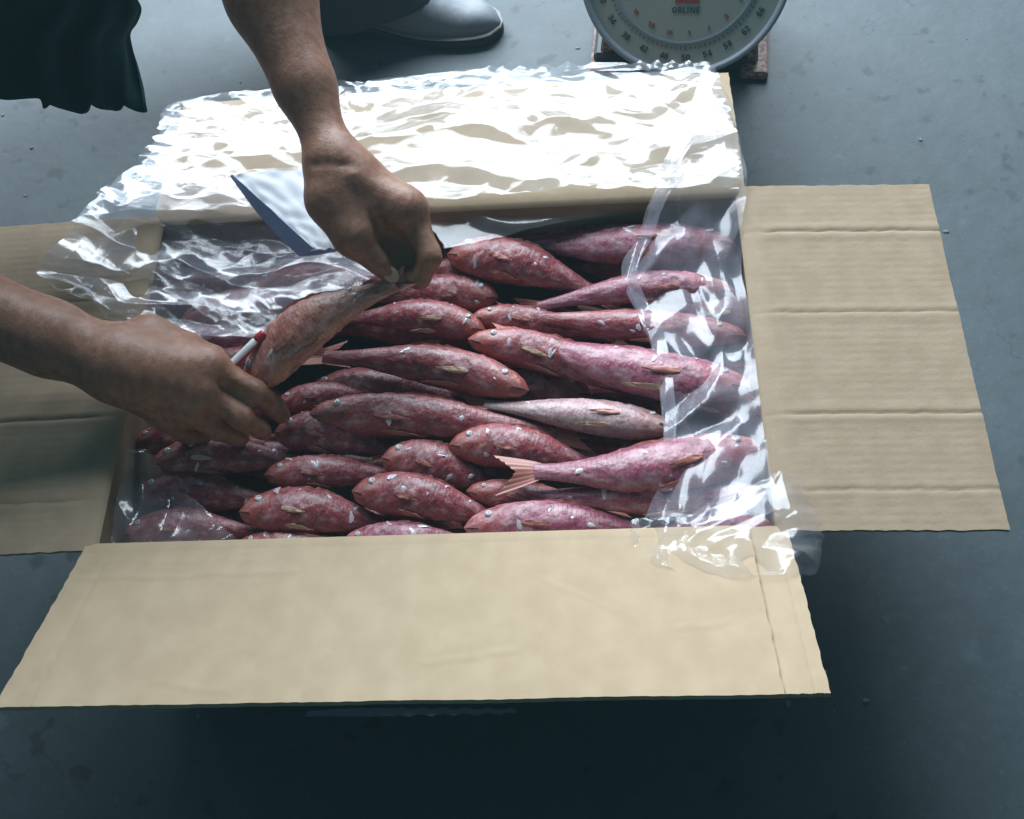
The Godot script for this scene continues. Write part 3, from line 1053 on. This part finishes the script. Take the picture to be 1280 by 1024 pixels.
# ---------------------------------------------------------------- the person
func make_person() -> void:
	var t := thing("person", "person in dark clothes bending over the carton, lifting one fish with both hands", "person")
	var k := []
	# the fist that holds the tail (px, py, h for every joint)
	var lw := spot(418, 205, 0.112)
	var le := spot(298, -110, 0.205)
	var ls := Vector3(-0.40, 0.47, -0.49)
	var im := spot(506, 262, 0.088)
	var ip := spot(536, 322, 0.068)
	var idp := spot(524, 348, 0.053)
	var it := spot(508, 346, 0.052)
	var mm := spot(514, 262, 0.070)
	var mp := spot(534, 316, 0.052)
	var mt := spot(506, 334, 0.046)
	var rm := spot(504, 270, 0.052)
	var rp := spot(526, 318, 0.034)
	var rt := spot(508, 340, 0.024)
	var pm := spot(488, 276, 0.040)
	var pp := spot(508, 316, 0.024)
	var pt := spot(492, 330, 0.016)
	var tc := spot(416, 250, 0.100)
	var tm := spot(442, 294, 0.086)
	var ti := spot(472, 324, 0.070)
	var tt := spot(492, 346, 0.057)
	var soft_b := [
		[le, le.lerp(lw, 0.35), 0.044, 0.037], [le.lerp(lw, 0.35), le.lerp(lw, 0.7), 0.037, 0.0245], [le.lerp(lw, 0.7), lw, 0.024, 0.0165], [lw, lw.lerp(im, 0.25), 0.0165, 0.019],
		[lw, im, 0.016, 0.0145], [lw, mm, 0.016, 0.0145], [lw, rm, 0.016, 0.013], [lw, pm, 0.015, 0.012], [lw, tc, 0.016, 0.018], [tc, tm, 0.020, 0.0155], [tc, im, 0.015, 0.013], [tm, im, 0.010, 0.011], [tm, rm, 0.012, 0.010]]
	var crisp := [
		[im, ip, 0.0125, 0.0105], [ip, idp, 0.0105, 0.0092], [idp, it, 0.0092, 0.0080],
		[mm, mp, 0.0125, 0.0105], [mp, mt, 0.0105, 0.0085], [rm, rp, 0.0115, 0.0100], [rp, rt, 0.0100, 0.0080], [pm, pp, 0.0100, 0.0085], [pp, pt, 0.0085, 0.0072],
		[tm, ti, 0.0145, 0.0115], [ti, tt, 0.0115, 0.0088]]
	var up := (EYE - im).normalized()
	soft_b.append([tm.lerp(ti, 0.6) - up * 0.010, ip.lerp(mp, 0.5) - up * 0.012, 0.010, 0.010])
	soft_b.append([ti.lerp(tt, 0.3) - up * 0.008, idp.lerp(mt, 0.5) - up * 0.008, 0.008, 0.008])
	# tendons and knuckles stand out, creases sink in
	soft_b.append([im + up * 0.004, im + up * 0.006, 0.010, 0.010])
	soft_b.append([lw.lerp(im, 0.3) + up * 0.019, im + up * 0.011, 0.0035, 0.003])
	var dents := [[ti + up * 0.012 - (tt - ti).cross(up).normalized() * 0.008, ti + up * 0.012 + (tt - ti).cross(up).normalized() * 0.008, 0.005, 0.0022],
		[tm.lerp(im, 0.5) + up * 0.006, ti.lerp(ip, 0.5) + up * 0.004, 0.016, 0.007], [lw + up * 0.024 - Vector3(0.02, 0, 0), lw + up * 0.024 + Vector3(0.02, 0, 0.004), 0.006, 0.002]]
	var left := flesh(soft_b, crisp, 0.0032, 0.0055, 0.0016, 0.006, dents)
	# the hand that steadies the head of the fish and holds the pen
	var rw := spot(150, 456, 0.046)
	var re := spot(-205, 322, 0.130)
	var rs := Vector3(-0.66, 0.44, -0.14)
	var a1 := spot(262, 458, 0.030)
	var a2 := spot(318, 490, 0.012)
	var a3 := spot(342, 507, -0.010)
	var a4 := spot(352, 519, -0.022)
	var b1 := spot(256, 488, 0.022)
	var b2 := spot(302, 522, 0.004)
	var b3 := spot(328, 539, -0.016)
	var c1 := spot(238, 512, 0.014)
	var c2 := spot(270, 536, -0.006)
	var c3 := spot(300, 548, -0.022)
	var d1 := spot(212, 526, 0.006)
	var d2 := spot(232, 542, -0.014)
	var d3 := spot(258, 548, -0.028)
	var e1 := spot(186, 424, 0.034)
	var e2 := spot(232, 434, 0.022)
	var e3 := spot(268, 448, 0.010)
	var e4 := spot(292, 468, -0.004)
	var soft_r := [
		[re, re.lerp(rw, 0.4), 0.037, 0.037], [re.lerp(rw, 0.4), re.lerp(rw, 0.75), 0.037, 0.030], [re.lerp(rw, 0.75), rw, 0.030, 0.025], [rw, rw.lerp(b1, 0.3), 0.027, 0.027],
		[rw, a1, 0.024, 0.0135], [rw, b1, 0.024, 0.0135], [rw, c1, 0.023, 0.0125], [rw, d1, 0.022, 0.0115], [rw, e1, 0.020, 0.017], [e1, e2, 0.017, 0.013], [e1, a1, 0.013, 0.011]]
	var crisp_r := [
		[a1, a2, 0.0125, 0.0105], [a2, a3, 0.0105, 0.0092], [a3, a4, 0.0092, 0.0080], [b1, b2, 0.0122, 0.0104], [b2, b3, 0.0104, 0.0084],
		[c1, c2, 0.0115, 0.0098], [c2, c3, 0.0098, 0.0080], [d1, d2, 0.0104, 0.0086], [d2, d3, 0.0086, 0.0070], [e2, e3, 0.0125, 0.0108], [e3, e4, 0.0108, 0.0084]]
	var ur := (EYE - b1).normalized()
	for q in [a1, b1, c1]:
		soft_r.append([q + ur * 0.0035, q + ur * 0.005, 0.009, 0.009])
		soft_r.append([rw.lerp(q, 0.35) + ur * 0.017, q + ur * 0.0105, 0.003, 0.003])
	var dents_r := []
	for q in [a2, b2, a3]:
		var s := Vector3(0.006, 0, 0.010)
		dents_r.append([q + ur * 0.0105 - s, q + ur * 0.0105 + s, 0.0045, 0.0018])
	dents_r.append([a1.lerp(b1, 0.5) + ur * 0.010, a2.lerp(b2, 0.3) + ur * 0.010, 0.009, 0.004])
	var right := flesh(soft_r, crisp_r, 0.0032, 0.0055, 0.0014, 0.005, dents_r)
	# upper arms, neck and head, above the frame
	var neck := Vector3(-0.53, 0.52, -0.30)
	var head := Vector3(-0.45, 0.58, -0.22)
	var face := Vector3(0.78, -0.55, 0.30).normalized()
	var crown := (Vector3.UP - face * face.y).normalized()
	var ear := face.cross(crown).normalized()
	var rest := flesh([
		[le, ls, 0.043, 0.052], [re, rs, 0.043, 0.052], [neck, head, 0.055, 0.056], [head + crown * 0.02 - face * 0.02, head + crown * 0.03 + face * 0.02, 0.078, 0.074],
		[head - crown * 0.04 + face * 0.03, head - crown * 0.075 + face * 0.055, 0.056, 0.036], [head + face * 0.095 + crown * 0.01, head + face * 0.108 - crown * 0.022, 0.008, 0.013],
		[head + ear * 0.078, head + ear * 0.082 - crown * 0.03, 0.014, 0.010], [head - ear * 0.078, head - ear * 0.082 - crown * 0.03, 0.014, 0.010],
		[head + face * 0.088 - crown * 0.055 + ear * 0.016, head + face * 0.088 - crown * 0.055 - ear * 0.016, 0.008, 0.008]], [], 0.008, 0.008, 0.002, 0.01)
	put("body", join([left, right, rest]), M.skin, t)
	for s in [-1, 1]:
		var b := SphereMesh.new()
		b.radius = 0.012
		b.height = 0.024
		var e := put("eye", b, M.white_eye, t)
		e.position = head + face * 0.078 + crown * 0.012 + ear * (0.032 * s)
	put("hair", flesh([[head + crown * 0.045 - face * 0.03, head + crown * 0.055 + face * 0.012, 0.080, 0.074], [head - face * 0.05, head - crown * 0.03 - face * 0.05, 0.062, 0.045]], [], 0.008, 0.008, 0.002, 0.01), M.hair, t)
	# nails
	var nail := func(at: Vector3, dir: Vector3, out: Vector3, size: float):
		var sm := SphereMesh.new()
		sm.radius = 1.0
		sm.height = 2.0
		sm.radial_segments = 14
		sm.rings = 8
		var o := put("fingernail", sm, M.nail, t)
		var z := dir.normalized()
		var y := (out - z * out.dot(z)).normalized()
		o.transform = Transform3D(Basis(y.cross(z), y, z) * Basis.from_scale(Vector3(size, size * 0.25, size * 1.25)), at)
	nail.call(tt.lerp(ti, 0.15) + up * 0.0075, tt - ti, up, 0.0062)
	nail.call(a4 + ur * 0.0066, a4 - a3, ur, 0.005)
	nail.call(b3 + ur * 0.0072, b3 - b2, ur, 0.005)
	# shirt: torso with short sleeves, its front hanging down in folds
	var hips := Vector3(-0.98, 0.60, -0.46)
	var torso := flesh([[ls, rs, 0.075, 0.075], [neck - Vector3(0.03, 0.0, 0.03), hips, 0.12, 0.145], [ls, hips + Vector3(0.03, 0, -0.1), 0.08, 0.11], [rs, hips + Vector3(-0.03, 0, 0.1), 0.08, 0.11],
		[ls, ls.lerp(le, 0.55), 0.066, 0.062], [rs, rs.lerp(re, 0.55), 0.066, 0.062]], [], 0.014, 0.014, 0.002, 0.01)
	put("shirt", torso, M.cloth, t)
	var hem := patch([
		[[-674, -238, 0.400], [-607, -268, 0.401], [-541, -297, 0.403], [-477, -326, 0.404], [-414, -354, 0.406], [-352, -382, 0.407], [-291, -409, 0.409], [-231, -436, 0.410]],
		[[-110, -60, 0.23], [-34, -60, 0.23], [14, -60, 0.235], [52, -58, 0.23], [86, -55, 0.235], [112, -50, 0.23], [136, -45, 0.235], [150, -40, 0.22]],
		[[-100, 50, 0.13], [-28, 50, 0.135], [20, 52, 0.125], [54, 58, 0.135], [92, 56, 0.122], [120, 60, 0.135], [148, 58, 0.125], [166, 48, 0.115]],
		[[-90, 128, 0.075], [-22, 130, 0.080], [28, 132, 0.076], [62, 134, 0.078], [100, 136, 0.076], [130, 136, 0.078], [156, 136, 0.076], [179, 132, 0.080]]], 110, 60)
	for r in hem.size():
		for c in hem[0].size():
			var u: float = c / 110.0
			var v: float = r / 60.0
			var lobe := absf(sin((u - 0.448) * PI * 4.88)) - 0.55 if u > 0.40 else -0.5
			var down: Vector3 = (hem[hem.size() - 1][c] - hem[hem.size() - 8][c]).normalized()
			hem[r][c] += down * lobe * 0.012 * pow(v, 5.0)
	put("shirt_front", slab(push(hem, func(p, u, v): return 0.003 * soft.get_noise_3d(p.x * 400.0, p.z * 400.0, 3.0) + 0.006 * cos((u - 0.448) * PI * 9.76) * v + 0.0035 * crumple(p, [[0.9, 0.06, 30.0], [2.4, 0.045, 24.0]], 44.0) * smoothstep(1.0, 0.85, u)), 0.0025), M.cloth, t)
	# trousers and shoes
	var toe := spot(626, 42, FLOOR)
	var dir := Vector3(0.965, 0, 0.262)
	var ank := toe - dir * 0.160 + Vector3(0, 0.088, -0.008)
	var knee := Vector3(-0.63, 0.12, -0.74)
	var ank2 := Vector3(-1.08, FLOOR + 0.085, -0.26)
	var knee2 := Vector3(-1.00, 0.22, -0.28)
	put("trousers", flesh([[hips + Vector3(0.03, -0.03, -0.09), knee, 0.105, 0.075], [knee, ank + Vector3(-0.02, 0.01, 0), 0.075, 0.062], [hips + Vector3(0.0, -0.03, 0.09), knee2, 0.105, 0.075], [knee2, ank2 + Vector3(0, 0.01, 0), 0.075, 0.058], [hips, hips + Vector3(-0.05, 0, 0.0), 0.14, 0.14]], [], 0.011, 0.010, 0.002, 0.01), M.trousers, t)
	# the cuff falls over the shoe
	var cg: Array = []
	for j in 9:
		var row := PackedVector3Array()
		for i in 41:
			var a := TAU * i / 40.0
			var r := 0.062 + 0.014 * (j / 8.0) + 0.006 * sin(a * 3.0 + 1.0) * (j / 8.0)
			var q := ank + Vector3(-0.03, 0.0, 0.0) + (dir * 0.02 - Vector3(0, 0.085, 0)) * (j / 8.0 - 0.3)
			row.append(q + (dir * cos(a) * 1.15 + Vector3(-dir.z, 0, dir.x) * sin(a) * 0.85) * r + Vector3(0, 0.026 * cos(a) * (j / 8.0), 0))
		cg.append(row)
	put("cuff", slab(cg, 0.002), M.trousers, t)
	for k2 in 2:
		var tip := toe if k2 == 0 else ank2 + Vector3(0.25, -0.085, 0.1)
		var dd := dir if k2 == 0 else Vector3(0.9, 0, 0.43).normalized()
		var b := thing_part(t, "shoe")
		var pts := PackedVector3Array()
		var wd := PackedFloat32Array()
		var ht := PackedFloat32Array()
		var pw := PackedVector3Array()
		var ww := PackedFloat32Array()
		var wh := PackedFloat32Array()
		for i in 29:
			var s := i / 28.0
			var x := 0.262 * s
			var wide := 0.040 * sqrt(maxf(0.0, 1.0 - pow(maxf(0.0, 1.0 - s / 0.40), 2.0))) * (1.0 - 0.30 * smoothstep(0.38, 0.72, s)) * sqrt(maxf(0.02, 1.0 - pow(maxf(0.0, (s - 0.85) / 0.155), 2.0)))
			var tall := lerpf(0.022, 0.056, smoothstep(0.10, 0.62, s)) * pow(minf(s * 9.0 + 0.1, 1.0), 0.5)
			tall += 0.0012 * sin(s * 75.0) * smoothstep(0.2, 0.3, s) * smoothstep(0.6, 0.45, s)
			pts.append(tip - dd * x + Vector3(0, 0.012 + tall * 0.25, 0))
			wd.append(maxf(wide, 0.004))
			ht.append(tall)
			pw.append(tip - dd * (x - 0.003) + Vector3(0, 0.007, 0))
			ww.append(maxf(wide + 0.006, 0.006))
			wh.append(0.0065)
		put("upper", loft(pts, wd, ht, Vector3.UP, 26, 2.4), M.leather, b)
		put("sole", loft(pw, ww, wh, Vector3.UP, 26, 5.0), M.sole, b)
		var we := wh.duplicate()
		we.fill(0.0022)
		var wp := PackedVector3Array()
		for q in pw: wp.append(q + Vector3(0, 0.0085, 0))
		var wr := PackedFloat32Array()
		for q in ww: wr.append(q + 0.0006)
		put("welt", loft(wp, wr, we, Vector3.UP, 26, 3.0), M.welt, b)
		# throat of the shoe: a dark collar round the ankle
		var col := PackedVector3Array()
		for i in 41:
			var a := TAU * i / 40.0
			col.append(tip - dd * (0.205 + 0.052 * cos(a)) + Vector3(-dd.z, 0, dd.x) * (0.036 * sin(a)) + Vector3(0, 0.078 - 0.012 * cos(a), 0))
		var cw := PackedFloat32Array()
		cw.resize(41)
		cw.fill(0.004)
		put("collar", loft(col, cw, cw, Vector3.UP, 10, 2.0, false), M.leather, b)
	# things held
	var p := thing("folded_paper", "folded bluish white paper tucked under the fist", "paper")
	var top := patch([
		[[291, 219, 0.052], [330, 214, 0.052], [385, 212, 0.050], [415, 214, 0.048]],
		[[330, 254, 0.056], [365, 246, 0.056], [405, 246, 0.054], [430, 246, 0.052]],
		[[362, 284, 0.060], [392, 280, 0.060], [420, 280, 0.058], [440, 280, 0.056]],
		[[394, 312, 0.064], [408, 311, 0.064], [424, 310, 0.062], [440, 308, 0.060]]], 30, 30)
	put("sheet", slab(push(top, func(q, u, v): return 0.0015 * soft.get_noise_2d(u * 120.0, v * 120.0)), 0.0006), M.paper, p)
	var lower := patch([
		[[290, 218, 0.0515], [330, 253, 0.0555], [361, 283, 0.0595], [393, 311, 0.0635]],
		[[287, 220, 0.034], [318, 262, 0.034], [348, 296, 0.034], [374, 320, 0.034]]], 30, 8)
	put("folded_side", slab(lower, 0.0006), M.paper_blue, p)
	var under := patch([
		[[374, 320, 0.0345], [392, 319, 0.036], [410, 316, 0.038], [430, 312, 0.040]],
		[[384, 314, 0.040], [402, 312, 0.042], [418, 308, 0.044], [434, 304, 0.046]]], 16, 6)
	put("folded_lip", slab(under, 0.0006), M.paper_blue, p)
	var pa := spot(279, 467, 0.022)
	var pz := spot(331, 416, 0.034)
	var pen := thing("pen", "red and white pen pinched between thumb and forefinger of the lower hand", "pen")
	var pts2 := PackedVector3Array()
	for s in [-0.35, 0.0, 0.3, 0.6, 0.82]: pts2.append(pa.lerp(pz, s))
	var rad := PackedFloat32Array([0.0036, 0.0040, 0.0040, 0.0040, 0.0040])
	put("barrel", loft(pts2, rad, rad, Vector3.UP, 16), M.pen_white, pen)
	var pts3 := PackedVector3Array()
	for s in [0.80, 0.84, 0.97, 1.0]: pts3.append(pa.lerp(pz, s))
	var rad3 := PackedFloat32Array([0.0043, 0.0045, 0.0043, 0.0030])
	put("cap", loft(pts3, rad3, rad3, Vector3.UP, 16), M.pen_red, pen)
	var ax := (pz - pa).normalized()
	var acr := ax.cross((EYE - pa).normalized()).normalized()
	if acr.z < 0.0: acr = -acr
	var st := PackedVector3Array()
	for s in [-0.2, 0.3, 0.81]: st.append(pa.lerp(pz, s) + acr * 0.0024 + (EYE - pa).normalized() * 0.0022)
	var r4 := PackedFloat32Array([0.0016, 0.0016, 0.0016])
	put("stripe", loft(st, r4, r4, Vector3.UP, 10), M.pen_red, pen)
	var nib := PackedVector3Array([pa.lerp(pz, -0.35), pa.lerp(pz, -0.55)])
	put("tip", loft(nib, PackedFloat32Array([0.0034, 0.0008]), PackedFloat32Array([0.0034, 0.0008]), Vector3.UP, 12), M.pen_tip, pen)

func thing_part(parent: Node, called: String) -> Node3D:
	var o := Node3D.new()
	var n := 0
	for c in parent.get_children():
		if String(c.name).begins_with(called): n += 1
	o.name = called if n == 0 else "%s_%03d" % [called, n]
	parent.add_child(o, true)
	return o

# ---------------------------------------------------------------- the weighing scale
func make_scale() -> void:
	var mid := Vector3(0.249, -0.010, -0.500)
	var n := (EYE - mid).normalized()
	var yaw := atan2(n.x, n.z)
	var t := thing("weighing_scale", "round dial weighing scale on rusty feet behind the carton", "scale", Vector3(0.249, FLOOR, -0.57))
	var o := t.position
	var right := Vector3.UP.cross(n).normalized()
	var up := n.cross(right)
	var b := Basis(right, up, n)
	var c := mid - o
	var ring := func(r: Array, z: Array, seg := 72):       # lathed about the dial's axis
		var v := PackedVector3Array()
		var idx := PackedInt32Array()
		for i in r.size():
			for j in seg:
				var a := TAU * j / seg
				v.append(c + b * Vector3(cos(a) * r[i], sin(a) * r[i], z[i]))
		for i in r.size() - 1:
			for j in seg:
				var p: int = i * seg + j
				var q: int = i * seg + (j + 1) % seg
				idx.append_array(PackedInt32Array([p, q, p + seg, q, q + seg, p + seg]))
		return mesh_of(v, idx)
	put("drum", ring.call([0.0, 0.108, 0.112, 0.1145, 0.1145], [-0.070, -0.070, -0.066, -0.06, -0.004]), M.dark_metal, t)
	put("rim", ring.call([0.1145, 0.1155, 0.1155, 0.1145, 0.1110, 0.1085, 0.1080], [-0.006, -0.004, 0.001, 0.0035, 0.0035, 0.001, -0.006]), M.dial_rim, t)
	var face := put("dial_face", ring.call([0.0, 0.03, 0.075, 0.1095], [-0.004, -0.004, -0.004, -0.004]), M.dial, t)
	put("inner_ring", ring.call([0.0785, 0.0785, 0.0825, 0.0825], [-0.0042, -0.0028, -0.0028, -0.0042]), M.dial_rim, t)
	# numbers round the edge and in red round the inner ring, ticks, a red badge and a word
	var font := SystemFont.new()
	font.font_names = PackedStringArray(["Droid Sans"])
	font.font_weight = 700
	var write := func(text: String, size: float, at: Vector3, turn: float, m: Material):
		var tm := TextMesh.new()
		tm.text = text
		tm.font = font
		tm.font_size = 32
		tm.pixel_size = size / 32.0
		tm.depth = 0.0004
		var x := put("marking", tm, m, face)
		x.transform = Transform3D(b * Basis(Vector3(0, 0, 1), turn), c + b * at)
	for k in 25:
		var a := -PI / 2 + 0.06 + TAU * k / 25.0
		write.call(str((k * 4 + 50) % 100 if k % 25 else 50), 0.0090, Vector3(cos(a) * 0.0955, sin(a) * 0.0955, -0.0036), a - PI / 2 + PI, M.ink)
	for k in 20:
		var a := -PI / 2 + 0.12 + TAU * k / 20.0
		write.call(str(k + 1), 0.0060 if k % 2 else 0.0078, Vector3(cos(a) * 0.0700, sin(a) * 0.0700, -0.0036), a - PI / 2 + PI, M.red_ink)
	var ticks := SurfaceTool.new()
	ticks.begin(Mesh.PRIMITIVE_TRIANGLES)
	for k in 100:
		var a := TAU * k / 100.0
		var l := 0.005 if k % 4 == 0 else 0.003
		box(ticks, c + b * Vector3(cos(a) * 0.0855, sin(a) * 0.0855, -0.0037), Vector3(l, 0.0007, 0.0004), b * Basis(Vector3(0, 0, 1), a), 0.0001)
	ticks.generate_normals()
	var tk := put("graduation", ticks.commit(), M.ink, face)
	tk.set_meta("kind", "stuff")
	put("badge", box_mesh(c + b * Vector3(0.004, -0.030, -0.0035), Vector3(0.026, 0.017, 0.0009), b, 0.0004), M.red_ink, face)
	write.call("ORLINE", 0.0085, Vector3(0.003, -0.0455, -0.0036), 0.0, M.ink)
	var needle := SurfaceTool.new()
	needle.begin(Mesh.PRIMITIVE_TRIANGLES)
	box(needle, c + b * Vector3(0.0, 0.03, 0.0), Vector3(0.004, 0.09, 0.001), b, 0.0004)
	needle.generate_normals()
	put("needle", needle.commit(), M.red_ink, t)
	# housing, rusty side plates, spreading base
	var hb := Basis(Vector3.UP, yaw)
	put("housing", box_mesh(Vector3(0, 0.110, -0.075), Vector3(0.150, 0.200, 0.110), hb, 0.008), M.dark_metal, t)
	put("base", box_mesh(Vector3(0, 0.012, -0.055), Vector3(0.190, 0.024, 0.120), hb, 0.004), M.dark_metal, t)
	for s in [-1, 1]:
		put("side_plate", box_mesh(hb * Vector3(0.092 * s if s > 0 else -0.082, 0.045, -0.055), Vector3(0.016, 0.090, 0.110), hb * Basis(Vector3(0, 0, 1), 0.12 * s), 0.003), M.rust, t)
		put("foot", box_mesh(hb * Vector3(0.100 * s if s > 0 else -0.088, 0.006, -0.045), Vector3(0.034, 0.012, 0.130), hb, 0.003), M.rust, t)
	put("pan", box_mesh(Vector3(0, 0.236, -0.09), Vector3(0.20, 0.010, 0.20), hb, 0.003), M.dial_rim, t)

# ---------------------------------------------------------------- everything
func _ready() -> void:
	rng.seed = 4711
	soft.noise_type = FastNoiseLite.TYPE_SIMPLEX_SMOOTH
	soft.frequency = 0.05
	soft.fractal_type = FastNoiseLite.FRACTAL_NONE
	soft.seed = 5
	# camera
	var cam := Camera3D.new()
	cam.name = "camera"
	cam.fov = rad_to_deg(2.0 * atan(512.0 / FOCAL))
	cam.near = 0.02
	cam.far = 60.0
	cam.transform = Transform3D(view, EYE)
	add_child(cam)
	cam.current = true
	# dim indoor air, daylight through one wide opening behind the carton
	var we := WorldEnvironment.new()
	we.name = "environment"
	var env := Environment.new()
	env.background_mode = Environment.BG_COLOR
	env.background_color = Color(0.036, 0.084, 0.102).linear_to_srgb()
	env.tonemap_mode = Environment.TONE_MAPPER_LINEAR
	env.tonemap_exposure = 1.12
	env.fog_enabled = true                                # the damp, misty air of the shed
	env.fog_density = 0.017
	env.fog_light_color = Color(0.72, 0.95, 1.0)
	env.sdfgi_enabled = true
	env.ssao_enabled = true
	env.ssil_enabled = true
	we.environment = env
	add_child(we)
	var door := AreaLight3D.new()
	door.name = "daylight_opening"
	door.area_size = Vector2(3.2, 2.2)
	door.area_normalize_energy = false
	door.light_energy = 4.4
	door.light_color = Color(0.91, 0.96, 1.0)
	door.area_range = 12.0
	door.shadow_enabled = true
	door.position = Vector3(-0.35, 1.55, -2.4)
	add_child(door)
	door.look_at(Vector3(0, 0, 0), Vector3.UP)
	make_materials()
	make_chips()
	# the setting
	var fl := PlaneMesh.new()
	fl.size = Vector2(8, 8)
	var floor_o := put("floor", fl, M.floor)
	floor_o.position = Vector3(0.1, FLOOR, -0.2)
	M.floor.uv1_scale = Vector3(5.0, 5.0, 1)
	floor_o.set_meta("kind", "structure")
	tag(floor_o, "worn grey concrete floor with pits and stains under the carton", "floor")
	var bit := SphereMesh.new()
	bit.radius = 1.0
	bit.height = 1.2
	bit.radial_segments = 6
	bit.rings = 3
	var mm := MultiMesh.new()
	mm.transform_format = MultiMesh.TRANSFORM_3D
	mm.mesh = bit
	mm.instance_count = 420
	for k in 420:
		var r := 0.0006 + 0.0022 * pow(rng.randf(), 3.0)
		mm.set_instance_transform(k, Transform3D(Basis(Vector3.UP, rng.randf() * TAU) * Basis.from_scale(Vector3(r * rng.randf_range(0.8, 1.8), r * 0.6, r)), Vector3(rng.randf_range(-1.1, 1.1), FLOOR + r * 0.2, rng.randf_range(-1.1, 0.7))))
	var gr := MultiMeshInstance3D.new()
	gr.name = "grit"
	gr.multimesh = mm
	gr.material_override = mat("grit", lin(0.16, 0.17, 0.17), 0.8)
	add_child(gr)
	gr.set_meta("kind", "stuff")
	tag(gr, "pale grit and crumbs scattered over the concrete floor", "grit")
	make_carton()
	make_scale()
	make_person()
	make_all_fish()
	make_film()
